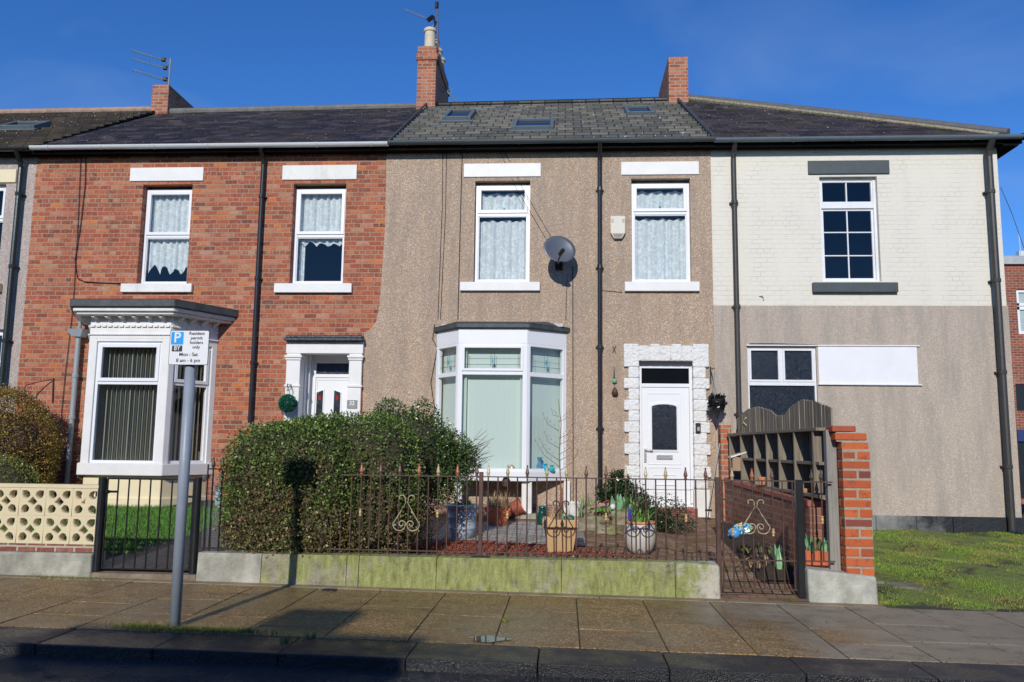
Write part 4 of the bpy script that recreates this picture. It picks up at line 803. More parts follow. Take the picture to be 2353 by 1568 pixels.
# hipped roof
AP = Vector((2.72, 4.0, 9.13)); E0 = Vector((2.44, -.26, 6.585)); E1 = Vector((7.36, -.26, 6.585)); B1 = Vector((7.42, 8.4, 6.6)); AL = Vector((2.46, 4.0, 9.1))
m = MB(); n = 24
for k in range(n):
    t0, t1 = k/n, (k+1)/n; a0 = E0.lerp(AL, t0); a1 = E0.lerp(AL, t1); b0 = E1.lerp(AP, t0); b1 = E1.lerp(AP, t1); th = Vector((0, 0, .01))
    m.quad(a0+th, b0+th, b1, a1); m.quad(a0, b0, b0+th, a0+th)
m.quad(E1, B1, AP); m.quad(AL, AP, B1, (2.44, 8.4, 6.6)); m.build('roof', SLATE2, ch_)
m = MB(); m.tube([AP+Vector((-.3, 0, .03)), AP+Vector((0, 0, .03)), AP.lerp(E1, .5)+Vector((0, 0, .04)), E1+Vector((-.15, .1, .08))], .085, 8); m.build('hip_tiles', simple('grey_hip_tile', (.12, .115, .115), .7, .2, 8, 20, .01), ch_)
m = MB(); m.tube([AP+Vector((-.1, -.1, -.02)), AP.lerp(E1, .5)+Vector((-.08, -.06, -.02)), E1+Vector((-.3, .1, .05))], .05, 6); m.build('hip_mortar', simple('mossy_mortar', (.27, .24, .15), .8, .5, 20, 30, .02), ch_)
eaves(ch_, XC0, XC1+.3, 6.58); gutter(ch_, XC0+.03, XC1+.28, 6.66, simple('dark_gutter', (.12, .15, .18), .35, .1))
m = MB(); m.box(XC1, XC1+.24, -.21, 8, 6.44, 6.575); m.build('soffit', MC['matte_black_board'], ch_)
m = MB(); m.tube([(7.36, -.275, 6.56), (7.5, -.275, 6.585)], .06, 8); m.build('gutter_end', BLACK, ch_)
pipe(ch_, (1690, 325), (1697, 1130), .042, simple('brown_black_pipe', (.04, .038, .035), .5, .2), y=-.09, brk=3)
pipe(ch_, (2268, 320), (2328, 1228), .055, MC['brown_black_pipe'], y=-.11, brk=4)
p = A(2330, 1228, Y=-.11); m = MB(); m.tube([(p.x-.02, -.11, p.z+.06), (p.x, -.14, p.z), (p.x+.04, -.22, p.z-.02)], .055, 10); m.build('pipe_shoe', PIPE, ch_)
cable(ch_, [(1722, 790), (1780, 790), (1880, 793)], .006, -.04)
m = MB(); p = A(1745, 680, Y=-.01); m.tube([p, p+Vector((.05, -.04, 0)), p+Vector((.06, -.05, -.05))], .012, 6); m.build('overflow_pipe', WHITE, ch_)
# ---------- left neighbour
ln = thing('tiled_roof_house', (-11, 0, .4), 'pink pebbledashed house with dark tiled roof at the left edge', 'house')
lw = (-11.3, A(12, 450, Y=0).x, A(8, 650, Y=0).z, A(10, 423, Y=0).z); lw2 = (-11.6, A(3, 850, Y=0).x, 1.4, A(5, 757, Y=0).z)
body(ln, -14.5, -9.36, [lw, lw2], PEBL, z1=6.60)
window(ln, lw, .1, .35); window(ln, lw2, .1, .3)
r = RC((-100, 392), (40, 390), (-100, 421), (38, 421)); m = MB(); m.box(-11.5, r[1], -.03, .05, r[2], r[3]); m.build('lintel', CREAMP, ln, bevel=.006); r = RC((-100, 652), (5, 652), (-100, 672), (5, 672)); m = MB(); m.box(-11.5, r[1], -.08, .05, r[2], r[3]); m.build('sill', CREAMP, ln, bevel=.006)
part_roof(ln, -14.6, -9.27, TILED, 16, zr0=9.02, zr1=9.04, th=.04, x1r=-9.32)
m = MB(); m.tube([(-14.6, 4.0, 9.03), (-9.35, 4.0, 9.05)], .09, 10); m.build('ridge_tiles', simple('red_brown_ridge', (.33, .22, .15), .7, .3, 8, 20, .01), ln)
eaves(ln, -14.5, -9.36, 6.58); gutter(ln, -14.5, -9.33, 6.64, PIPE); pipe(ln, (50, 348), (3, 905), .045, simple('green_black_pipe', (.012, .022, .02), .3, .2), y=-.1, brk=3)
xa, t0 = rp(-20, 296); skylight(ln, (-11.2, A(38, 286, Y=.9).x, .40, .52))
# ---------- distant brick building
db = thing('brick_office_building', (14, 12, 0), 'far brick office building seen past the corner house', 'building')
Yd = 12.0; c = A(2300, 590, Y=Yd); X0 = c.x-.5; H = c.z
wr = RC((2338, 665), (2420, 665), (2338, 768), (2420, 768), Yd); wb = RC((2335, 883), (2420, 883), (2335, 945), (2420, 945), Yd); wd_ = RC((2345, 1015), (2420, 1015), (2345, 1240), (2420, 1240), Yd); wd_ = (wd_[0], wd_[1], .15, wd_[3])
m = MB(); m.wall(X0, X0+12, 0, H-.25, [wr, wb, wd_], Yd, .15); m.quad((X0, Yd, 0), (X0, Yd+10, 0), (X0, Yd+10, H-.25), (X0, Yd, H-.25)); m.build('wall', BRF, db)
m = MB(); m.box(X0-.1, X0+12, Yd-.1, Yd+10, H-.25, H); m.build('roof', simple('pale_coping', (.4, .42, .42), .6), db)
m = MB(); m.frame(wr[0], wr[1], Yd+.05, Yd+.12, wr[2], wr[3], .09); m.box(wr[0], wr[1], Yd+.05, Yd+.12, wr[2]+.75, wr[2]+.85); m.box(wr[0], wr[1], Yd+.05, Yd+.12, wr[3]-.5, wr[3]-.42); o = m.build('window', UPVC, db); o['_w'] = 0
m = MB(); m.quad((wr[0], Yd+.1, wr[2]), (wr[1], Yd+.1, wr[2]), (wr[1], Yd+.1, wr[3]), (wr[0], Yd+.1, wr[3])); m.build('pane', simple('pale_blind_glass', (.4, .47, .45), .2, .1), o)
m = MB(); m.box(wb[0], wb[1], Yd+.05, Yd+.15, wb[2], wb[3]); m.build('dark_opening', BLACK, db); m = MB(); m.box(wd_[0], wd_[1], Yd+.05, Yd+.15, wd_[2], wd_[3]); m.build('door', BLACK, db)
m = MB(); m.box(wd_[0], wd_[1], Yd-.05, Yd+.05, wd_[3], wd_[3]+.35); m.build('blue_fascia', simple('dark_blue_sign', (.02, .04, .15), .4), db)
m = MB(); c = A(2330, 580, Y=Yd+1.2); m.box(c.x-.3, c.x+.8, Yd+1, Yd+2, H, H+.25); m.box(c.x+.05, c.x+.25, Yd+1, Yd+1.2, H, H+.42); m.tube([(c.x-.45, Yd+1, H+.2), (c.x+.5, Yd+1, H+.2)], .04, 6); m.tube([(c.x+.1, Yd+1, H), (c.x+.08, Yd+1, H+1.)], .015, 5); m.build('rooftop_plant', simple('pale_steel', (.55, .58, .58), .4), db)
m = MB(); m.tube([A(2299, 430, Y=9), A(2325, 490, Y=9), A(2353, 570, Y=9), A(2400, 700, Y=9)], .009, 5); tag(m.build('overhead_cable', PIPE), 'thin black wire crossing the sky past the corner house', 'cable')
# ---------- terrace across the street (reflected in the panes, casts the shade on the kerb)
ot = thing('opposite_terrace', (0, -24, 0), 'dark terrace across the street whose chimney shades the pavement', 'house')
tn = math.tan(R(SUN_EL))
def shade(x, y, Yc, zg=0.):   # where the thing that shades (x,y) must stand
    dy = y-Yc; return x-dy*math.tan(R(SUN_AZ)), zg+dy/math.cos(R(SUN_AZ))*tn
rx0, rz0 = shade(-3.9, -7.75, -22.); m = MB(); m.box(-22, 20, -28, -21.4, -.3, rz0-1.6); m.build('wall', BR, ot)
m = MB(); m.add([(-22, -21.1, rz0-1.7), (20, -21.1, rz0-1.7), (20, -22.6, rz0-.5), (-22, -22.6, rz0-.5), (20, -28, rz0-1.7), (-22, -28, rz0-1.7)], [(0, 1, 2, 3), (3, 2, 4, 5), (1, 4, 2), (0, 3, 5)]); m.build('roof', SLATE, ot)
xa, za = shade(-3.9, -6.98, -22.); xb, _ = shade(-1.05, -6.98, -22.); m = MB(); m.box(xa, xb, -22.1, -21.9, rz0-1.3, za); m.build('parapet', BRC, ot)
xa, zb = shade(-2.42, -6.14, -22.); xb, _ = shade(-1.76, -6.14, -22.); m = MB(); m.box(xa, xb, -22.3, -21.8, rz0-1.3, zb); m.build('chimney', BRC, ot)
for k in range(7):
    for z in (1.2, 3.9):
        x = -17+k*5.2; m = MB(); m.box(x, x+1.1, -21.41, -21.36, z, z+1.5); o = m.build('window', UPVC, ot); o['_w'] = 0; m = MB(); m.box(x+.08, x+1.02, -21.36, -21.35, z+.08, z+1.42); m.build('pane', CGLASS, o)
# ============================================================ THINGS OUTSIDE
def GP(px, py, f=gz):
    d = RT*(px-1176.5)-UP*(py-784)+FW*FPX; a, b = .001, .02
    while f((CAM+d*a).x, (CAM+d*a).y) < (CAM+d*a).z and a < b: a += .000004
    return CAM+d*a
def spiral(cx, cz, r0, r1, a0, a1, n=22): return [(cx+(r0+(r1-r0)*k/n)*math.cos(a0+(a1-a0)*k/n), cz+(r0+(r1-r0)*k/n)*math.sin(a0+(a1-a0)*k/n)) for k in range(n+1)]
def scroll(parent, cx, y, z0, h, w_, mat_):
    """pear-shaped wrought scroll: curls on top, waist, wide loop and inner curls at the foot"""
    pts = []
    for s in (-1, 1):
        m = MB(); rt = w_*.17
        P = spiral(s*rt*1.1, h-rt, rt*.25, rt, math.pi*(1.2 if s > 0 else -.2), math.pi*(-.6 if s > 0 else 1.6)) if False else [(s*x, z) for x, z in spiral(rt*1.25, h-rt, rt*.3, rt, -math.pi*.2, math.pi*1.15)]
        P += [(s*.006, h*.78), (s*w_*.25, h*.5), (s*w_*.46, h*.25)]
        R_ = w_*.24
        P += [(s*x, z) for x, z in spiral(w_*.26, h*.2, R_, R_*1.02, .25, -math.pi*.75, 12)]
        P += [(s*x, z) for x, z in spiral(w_*.17, h*.2, w_*.15, w_*.035, math.pi*1.12, -math.pi*1.2, 22)]
        m.tube([(cx+a, y, z0+b) for a, b in P], .0065, 5); m.build('scroll', mat_, parent, smooth=True)
FIN = MB(); FIN.lathe([(.01, 0), (.019, .01), (.011, .022), (.018, .03), (.0225, .045), (.018, .065), (.0075, .108), (.0105, .118), (.003, .13)], n=8)
FINM = bpy.data.meshes.new('finial'); FINM.from_pydata(FIN.v, [], FIN.f); FINM.materials.append(GOLD)
FINV = []
for nm_, c_ in (('gold_paint_finial', (.42, .33, .17)), ('copper_finial', (.33, .12, .05)), ('brown_finial', (.13, .065, .04)), ('cream_finial', (.55, .48, .32))): f_ = FINM.copy(); f_.materials.clear(); f_.materials.append(simple(nm_, c_, .5, .5, 60, 90, .001)); FINV.append(f_)
COLM = MB(); COLM.lathe([(.009, -.04), (.015, -.032), (.009, -.02), (.017, 0), (.009, .02), (.015, .032), (.009, .04)], n=8)
COLME = bpy.data.meshes.new('collar'); COLME.from_pydata(COLM.v, [], COLM.f); COLME.materials.append(GOLD)
GOLDB = simple('dark_finial_iron', (.06, .045, .035), .45, .5, 30, 60, .001)
FINK = FINM.copy(); FINK.materials.clear(); FINK.materials.append(GOLDB)
def at_child(me, name, parent, loc):
    o = bpy.data.objects.new(name, me); COL.objects.link(o); o.parent = parent; o.matrix_parent_inverse = Matrix.Identity(4)
    o.location = loc; return o
def bar(root, x, y, z0, z1, mat_, r=.0075, fin=None, collar=None, tilt=0):
    m = MB(); m.tube([(x, y, z0), (x+tilt, y, z1)], r, 6); o = m.build('bar', mat_, root); o['_w'] = 0
    if fin is FINM: fin = rnd.choice(FINV)
    if fin: at_child(fin, 'finial', o, (x, y, z1))
    if collar: at_child(COLME, 'collar', o, (x, y, z0+(z1-z0)*.52))
    return o
# --- front low wall of the pebbledash house
lw_ = thing('low_stone_wall', (-1.1, -4.65, 0), 'low mossy green stone wall under the railing of the pebbledash house', 'wall')
xj = [A(450, 1310, Y=-4.8).x, A(598, 1310, Y=-4.8).x, A(795, 1310, Y=-4.8).x, A(823, 1310, Y=-4.8).x, A(1002, 1310, Y=-4.8).x, A(1290, 1310, Y=-4.8).x, A(1552, 1320, Y=-4.8).x, A(1657, 1320, Y=-4.8).x]
for k, (a, b) in enumerate(zip(xj, xj[1:])):
    m = MB(); m.hexa([(a+.001, -4.80+.004*math.sin(k*3), street(a)-.15), (b-.003, -4.80+.004*math.sin(k*3), street(b)-.15), (b-.003, -4.5, street(b)-.15), (a+.003, -4.5, street(a)-.15), (a+.003, -4.77, .335), (b-.003, -4.77, .335-(.02 if k == 6 else 0)), (b-.003, -4.5, .335), (a+.003, -4.5, .335)])
    o = m.build('stone_block', STONE if k not in (0,) else GSTONE, lw_, bevel=.035 if k == 6 else .004, seg=3)
# --- railing
rl = thing('metal_railing', (-1, -4.66, .33), 'rusty brown iron railing with gold finials on the mossy low wall', 'railing')
yr_ = -4.66; zb, zt = .385, A(1400, 1100, Y=yr_).z; zbar = zt
xs0, xp, xe = A(700, 1090, Y=yr_).x, A(1106, 1095, Y=yr_).x, A(1648, 1103, Y=yr_).x
for a, b in ((xs0, xp), (xp, xe)):
    for z, r in ((zb, .009), (zt, .009)): m = MB(); m.box(a, b, yr_-.012, yr_+.012, z-.006, z+.006); m.build('rail', BROWN, rl)
pitch = .1045; k = 0; x = xp+pitch*.72
while x < xe-.03:
    f = k % 2 == 0; bar(rl, x, yr_, zb-.04, zt, BROWN, .0078, FINM if f else None, f and k in (2, 12, 20)); x += pitch; k += 1
k = 0; x = xp-pitch*.45
while x > xs0+.02:
    f = k % 2 == 0; bar(rl, x, yr_, zb-.04, zt, BROWN, .0078, FINM if f and k < 13 else None, k in (4, 12)); x -= pitch; k += 1
m = MB(); m.box(xp-.022, xp+.022, yr_-.022, yr_+.022, .345, zt+.05); m.build('post', BROWN, rl, bevel=.004); m = MB(); m.box(xp-.09, xp+.1, yr_-.05, yr_+.05, .335, .352); m.build('post_foot', BLACK, rl, bevel=.003)
WIRE = simple('cream_flaking_iron', (.4, .34, .2), .55, .5, 40, 60, .001)
scroll(rl, A(934, 1180, Y=yr_-.02).x, yr_-.02, A(934, 1222, Y=yr_).z, .40, .285, WIRE)
for px_ in (1289, 1471): scroll(rl, A(px_, 1180, Y=yr_-.02).x, yr_-.02, A(px_, 1236, Y=yr_).z, .40, .29, BROWN)
# --- gate to the pebbledash house
gt = thing('garden_gate', (1.9, -4.66, 0), 'rusty brown iron gate beside the brick pier', 'gate')
x0, x1 = A(1650, 1200, Y=yr_).x, A(1834, 1200, Y=yr_).x; zb2 = A(1745, 1354, Y=yr_).z; zm = A(1745, 1288, Y=yr_).z; zt2 = zt
m = MB(); m.box(x0-.022, x0+.024, yr_-.024, yr_+.024, .0, zt+.03); m.build('post', BROWN, gt, bevel=.004)
for z in (zb2, zm, zt2): m = MB(); m.box(x0+.03, x1-.03, yr_-.01, yr_+.01, z-.007, z+.007); m.build('rail', BROWN, gt)
n = 8
for k in range(n): bar(gt, x0+.05+(x1-x0-.1)*k/(n-1), yr_, zb2, zt2, BROWN, .008, FINM if k in (1, 3, 5) else None, k in (1, 5))
m = MB(); m.box(x0+.02, x0+.16, yr_-.008, yr_+.008, A(1680, 1148, Y=yr_).z-.01, A(1680, 1148, Y=yr_).z+.01); m.build('latch', BROWN, gt)
scroll(gt, A(1736, 1180, Y=yr_).x, yr_-.02, A(1736, 1228, Y=yr_).z, .37, .28, WIRE)
# --- small railing panel with black post
sp = thing('side_railing', (2.5, -4.66, .3), 'short iron railing panel between black gate post and grey wooden post', 'railing')
xa, xb = A(1838, 1200, Y=yr_).x, A(1916, 1200, Y=yr_).x
m = MB(); m.box(xa-.04, xa+.035, yr_-.04, yr_+.035, -.1, A(1838, 1103, Y=yr_).z); m.build('post', BLACK, sp, bevel=.005)
for z in (.36, A(1880, 1108, Y=yr_).z): m = MB(); m.box(xa+.03, xb, yr_-.009, yr_+.009, z-.007, z+.007); m.build('rail', BROWN, sp)
for k, px_ in enumerate((1868, 1890)): bar(sp, A(px_, 1200, Y=yr_).x, yr_, .36, A(1880, 1108, Y=yr_).z, BROWN, .009, FINK, k == 1)
# --- brick pier with stone base
pr = thing('brick_pier', (3.0, -4.6, 0), 'orange brick garden pier with crumbling top on a pale stone base', 'pier')
xa, xb, xc = A(1857, 1350, Y=-4.8).x, A(1943, 1250, Y=-4.74).x, A(2019, 1350, Y=-4.8).x
m = MB(); m.hexa([(xa+.01, -4.81, -.2), (xc, -4.81, -.2), (xc, -4.45, -.2), (xa+.01, -4.45, -.2), (xa, -4.79, .30), (xc-.01, -4.79, .235), (xc-.01, -4.45, .235), (xa, -4.45, .30)]); m.build('stone_base', GSTONE2, pr, bevel=.025, seg=3)
m = MB(); z = .225; k = 0; xr = A(2010, 1300, Y=-4.74).x
CH = .0985; n = 14
BRI = moss_over(island('orange_pier_brick', [(0, (.36, .08, .04)), (.35, (.5, .115, .04)), (.8, (.6, .15, .045)), (.95, (.34, .09, .06)), (1, (.16, .05, .05))], .8, .2, bd=.006), (.26, .09, .06), .5, .62, 11, .7)
mo = MB(); mo.box(xb+.004, xr-.004, -4.736, -4.51, z-.02, z+n*CH-.012); mo.build('mortar_core', simple('sandy_mortar', (.34, .3, .22), .9, .2, 20, 60, .004), pr)
for k in range(n):
    zz = z+k*CH; j = rnd.uniform(-.004, .004); bx = None
    if k % 2: segs = [(xb, xr, -4.74, -4.635), (xb, xr, -4.625, -4.5)]
    else: mid = xb+(xr-xb)*.52; segs = [(xb, mid-.006, -4.74, -4.5), (mid+.006, xr, -4.74, -4.5)]
    for q in segs: m.box(q[0]+j, q[1]+j, q[2]+rnd.uniform(-.004, .004), q[3], zz, zz+.085)
zz = z+n*CH; m.box(xb-.07, xr-.03, -4.76, -4.5, zz, zz+.075); m.box(xb-.09, xr-.13, -4.74, -4.52, zz+.088, zz+.15)
m.build('brickwork', BRI, pr, bevel=.011, seg=2)
# --- low brick boundary wall
bw = thing('garden_brick_wall', (2.7, -2.4, 0), 'low mossy red brick boundary wall below the wooden fence', 'wall')
xw = lambda y: 2.52+(y+.3)*(-.035)
m = MB(); m.hexa([(xw(-4.3), -4.3, -.1), (xw(-4.3)+.23, -4.3, -.1), (xw(-.05)+.23, -.05, -.1), (xw(-.05), -.05, -.1), (xw(-4.3), -4.3, .88), (xw(-4.3)+.23, -4.3, .88), (xw(-.05)+.23, -.05, .98), (xw(-.05), -.05, .98)]); m.build('brickwork', BRG, bw, bevel=.01)
m = MB(); m.hexa([(xw(-4.28)-.012, -4.28, .882), (xw(-4.28)+.24, -4.28, .882), (xw(-.05)+.24, -.05, .982), (xw(-.05)-.012, -.05, .982), (xw(-4.28)-.012, -4.28, .955), (xw(-4.28)+.24, -4.28, .955), (xw(-.05)+.24, -.05, 1.055), (xw(-.05)-.012, -.05, 1.055)]); m.build('coping', moss_over(simple('red_coping', (.35, .1, .06), .8, .3, 9, 40, .004), (.3, .3, .25), .5, .65, 6, .6), bw, bevel=.012)
m = MB(); a = A(1655, 975, Y=-.25); b = A(1680, 975, Y=-.25); m.box(a.x, b.x, -.26, -.02, .2, a.z-.01); m.build('back_pier', BRO, bw, bevel=.006)
# --- wooden fence
fe = thing('wooden_fence', (2.8, -2.4, 1), 'weathered wooden fence with scalloped top above the brick wall', 'fence')
y0, y1 = -4.48, -.35; fx = lambda y: xw(y)+.03
PROF = [(-4.6, 1.92), (-4.3, 1.98), (-3.9, 2.05), (-3.5, 2.09), (-3.1, 2.04), (-2.75, 1.93), (-2.5, 1.93), (-2.1, 2.03), (-1.5, 2.1), (-1.0, 2.09), (-.5, 2.02), (-.2, 1.92)]
def top(y):
    for (a, p), (b, q) in zip(PROF, PROF[1:]):
        if a <= y <= b: u = (y-a)/(b-a); u = u*u*(3-2*u)*.4+u*.6; return p+(q-p)*u
    return 1.9
m = MB(); y = y0; BWd = .098
while y < y1:
    X = fx(y)+.17; a, b = y+.002, min(y+BWd, y1)-.002; zt_ = [top(a), top((a+b)/2)+.012, top(b)]; dj = rnd.uniform(-.004, .004)
    P = [(a, .98), (b, .98), (b, zt_[2]), ((a+b)/2, zt_[1]), (a, zt_[0])]
    m.add([(X+dj, p, q) for p, q in P]+[(X+dj+.018, p, q) for p, q in P], [(0, 1, 2, 3, 4), (9, 8, 7, 6, 5)]+[(i, i+5, (i+1) % 5+5, (i+1) % 5) for i in range(5)]); y += BWd
m.build('board_panel', WOOD, fe)
for k, y in enumerate((-4.38, -3.72, -3.1, -2.55, -1.95, -1.2, -.5)):
    m = MB(); m.box(fx(y)+.0, fx(y)+.168, y, y+.045, .99, 1.70); m.build('upright', WOOD, fe, bevel=.003)
for z, w_ in ((1.705, .0), (1.34, .02), (.99, .0)):
    m = MB(); m.hexa([(fx(y0)+w_-.0, y0-.02, z), (fx(y0)+.167, y0-.02, z), (fx(y1)+.167, y1, z), (fx(y1)+w_, y1, z), (fx(y0)+w_-.0, y0-.02, z+.035), (fx(y0)+.167, y0-.02, z+.035), (fx(y1)+.167, y1, z+.035), (fx(y1)+w_, y1, z+.035)]); m.build('rail', WOOD, fe, bevel=.003)
a, b = A(1898, 1200, Y=-4.56), A(1926, 1200, Y=-4.56); m = MB(); m.box(a.x+.02, b.x, -4.6, -4.5, .25, 1.715); m.build('front_post', WOODG, fe, bevel=.006)
# --- sign
sg = thing('parking_sign', (-3.117, -6.9, 0), 'grey post with white resident permit parking sign at the kerb', 'sign')
px0 = A(402, 1438, Y=-6.9).x; zs1 = A(437, 843, Y=-6.9).z
m = MB(); m.tube([(-3.117, -6.9, 0), (-3.117, -6.9, 2.40)], .0435, 20); m.build('post', GALV, sg, smooth=True)
a, b = A(390, 760, Y=-6.96), A(480, 839, Y=-6.96); cx, cz = (a.x+b.x)/2-.0, (a.z+b.z)/2; W2, H2 = .168, .145
def rrect(cx, cz, w_, h, r, n=5):
    P = []
    for sx, sz, a0 in ((1, 1, 0), (-1, 1, 90), (-1, -1, 180), (1, -1, 270)):
        P += [(cx+sx*(w_-r)+r*math.cos(R(a0+90*k/n)), cz+sz*(h-r)+r*math.sin(R(a0+90*k/n))) for k in range(n+1)]
    return P
ys = -6.965; m = MB(); m.prism(rrect(cx, cz, W2, H2, .015), ys, ys+.004); pl = m.build('sign_plate', BLACK, sg); pl['_w'] = 0
SW = simple('sign_white', (.78, .79, .8), .35, .02, 2, 10, 0); SB = simple('sign_blue', (.01, .36, .82), .35, .02, 2, 10, 0); SK = simple('sign_black', (.02, .02, .02), .4, .05, 2, 10, 0)
m = MB(); m.prism(rrect(cx, cz, W2-.004, H2-.004, .012), ys-.001, ys); m.build('white_face', SW, pl)
m = MB(); m.prism(rrect(cx-.103, cz+.078, .053, .053, .004), ys-.002, ys-.001); m.build('blue_square', SB, pl); text('P', cx-.103, cz+.08, ys-.003, .118, SW, pl, .002, 'letter')
m = MB(); m.prism(rrect(cx-.1, cz-.008, .044, .025, .002), ys-.002, ys-.001); m.build('black_square', SK, pl); text('BY', cx-.1, cz-.007, ys-.003, .052, SW, pl, .0006, 'lettering', sx=.9)
for s_, dx, dz, sz in (('Resident', .062, .118, .037), ('permit', .062, .08, .037), ('holders', .062, .042, .037), ('only', .062, .004, .037), ('Mon : Sat', .0, -.058, .041), ('8 am - 6 pm', .0, -.108, .041)):
    text(s_, cx+dx, cz+dz, ys-.002, sz, SK, pl, .0006, 'lettering', sx=1.02)
m = MB(); m.box(cx-.12, cx+.12, ys+.005, ys+.02, cz+.05, cz+.08); m.box(cx-.12, cx+.12, ys+.005, ys+.02, cz-.09, cz-.06); m.build('bracket', GALV, sg)
# --- screen block wall
sw = thing('screen_block_wall', (-7, -4.68, 0), 'cream pierced concrete block wall on a grey stone kerb', 'wall')
CRM = moss_over(simple('cream_block_paint', (.66, .57, .36), .65, .06, 4, 40, .002, dirt=.25, dirtcol=(.42, .38, .26)), (.3, .28, .2), .62, .8, 4, .25)
def blockmesh(broken=False):
    cu = bpy.data.curves.new('b', 'CURVE'); cu.dimensions = '2D'; cu.fill_mode = 'BOTH'; cu.extrude = .045; cu.bevel_depth = .003; cu.bevel_resolution = 0
    def sp_(P):
        s = cu.splines.new('POLY'); s.points.add(len(P)-1); s.use_cyclic_u = True
        for q, (a, b) in zip(s.points, P): q.co = (a, b, 0, 1)
    h = .147; sp_([(-h, -h), (h, -h), (h, h), (-h, h)])
    d = .058; sp_([(d, 0), (0, -d), (-d, 0), (0, d)] if not broken else [(-d, 0), (0, d), (-.01, .0), (0, -d)])
    for sx in (-1, 1):
        for sz in (-1, 1):
            c = .075; r = .058; P = [(sx*(.115), sz*(.115)), (sx*.105, sz*.065), (sx*.088, sz*.045), (sx*.06, sz*.035), (sx*.042, sz*.05), (sx*.04, sz*.07), (sx*.05, sz*.098), (sx*.075, sz*.113)]
            P = [(sx*.112, sz*.112), (sx*.113, sz*.075), (sx*.1, sz*.05), (sx*.075, sz*.04), (sx*.062, sz*.045), (sx*.045, sz*.062), (sx*.04, sz*.075), (sx*.05, sz*.1), (sx*.075, sz*.113)]
            P = [(sx*(.079+(abs(a)-.079)*1.32), sz*(.079+(abs(b)-.079)*1.32)) for a, b in P]
            sp_(P if sx*sz < 0 else P[::-1])
    o = bpy.data.objects.new('b', cu); COL.objects.link(o); bpy.context.view_layer.update()
    me = bpy.data.meshes.new_from_object(o.evaluated_get(bpy.context.evaluated_depsgraph_get())); bpy.data.objects.remove(o); me.transform(Matrix.Rotation(R(90), 4, 'X')); me.materials.clear(); me.materials.append(CRM); return me
BM, BMB = blockmesh(), blockmesh(True); xr = A(228, 1180, Y=-4.72).x-.005
zq = [A(130, 1250, Y=-4.72).z+.148, 0]; zq[1] = zq[0]+.30
for j in (0, 1):
    for k in range(7):
        o = bpy.data.objects.new('screen_block', BMB if (j == 1 and k == 0) else BM); COL.objects.link(o); o.parent = sw; o.matrix_parent_inverse = Matrix.Translation(-Vector(sw['_loc'])); o.location = (xr-.155-k*.303+(j*.003), -4.68, zq[j])
m = MB(); m.box(xr-2.2, xr+.0, -4.735, -4.625, zq[1]+.149, zq[1]+.19); m.build('coping', CRM, sw, bevel=.004)
m = MB(); m.box(xr-2.2, xr+.0, -4.73, -4.63, zq[0]-.23, zq[0]-.149); m.build('brick_course', brickmat('course_brick', [(0, (.2, .06, .04)), (1, (.3, .1, .06))], (.45, .42, .34), sq=0, rh=.12, mo=.012, seed=.03), sw)
m = MB(); a = A(210, 1300, Y=-4.8).x; m.hexa([(-9, -4.81, -.1), (a, -4.81, -.1), (a, -4.5, -.1), (-9, -4.5, -.1), (-9, -4.79, zq[0]-.23), (a-.01, -4.79, zq[0]-.235), (a-.01, -4.5, zq[0]-.235), (-9, -4.5, zq[0]-.23)]); m.build('stone_plinth', GSTONE, sw, bevel=.02, seg=3)
# --- black gate on the left
bg_ = thing('black_gate', (-4.5, -4.68, .1), 'black painted iron gate beside the cream block wall', 'gate')
xa, xb = A(226, 1200, Y=-4.68).x, A(451, 1200, Y=-4.68).x
for x, r, zt_, nm in ((A(229, 1200, Y=-4.7).x, .042, A(245, 1097, Y=-4.7).z, 'post'), (A(450, 1200, Y=-4.7).x, .04, A(460, 1097, Y=-4.7).z, 'post')):
    m = MB(); m.tube([(x, -4.7, .0), (x, -4.7, zt_)], r, 16); m.build(nm, BLACK, bg_, smooth=False)
m = MB(); x = A(219, 1200, Y=-4.76).x; m.box(x-.05, x+.0, -4.72, -4.66, .28, 1.0); m.build('wall_post', BLACK, bg_, bevel=.01)
zt_, zb_ = A(330, 1101, Y=-4.68).z, A(330, 1308, Y=-4.68).z; xa += .075; xb -= .05
for z in (zt_, zb_): m = MB(); m.box(xa, xb, -4.69, -4.67, z-.009, z+.009); m.build('rail', BLACK, bg_, bevel=.003)
for k in range(9): x = xa+(xb-xa)*k/8; m = MB(); m.tube([(x, -4.68, zb_), (x, -4.68, zt_)], .011 if k in (0, 8) else .009, 8); m.build('bar', BLACK, bg_)
m = MB(); z = A(260, 1130, Y=-4.7).z; m.box(xa-.05, xa+.12, -4.71, -4.695, z-.012, z+.012); m.tube([(xa+.02, -4.72, z), (xa+.05, -4.74, z)], .02, 8); m.build('latch', BLACK, bg_)
m = MB(); z = A(440, 1142, Y=-4.7).z; m.box(xb-.1, xb+.06, -4.69, -4.675, z-.012, z+.012); m.build('hinge', BLACK, bg_)
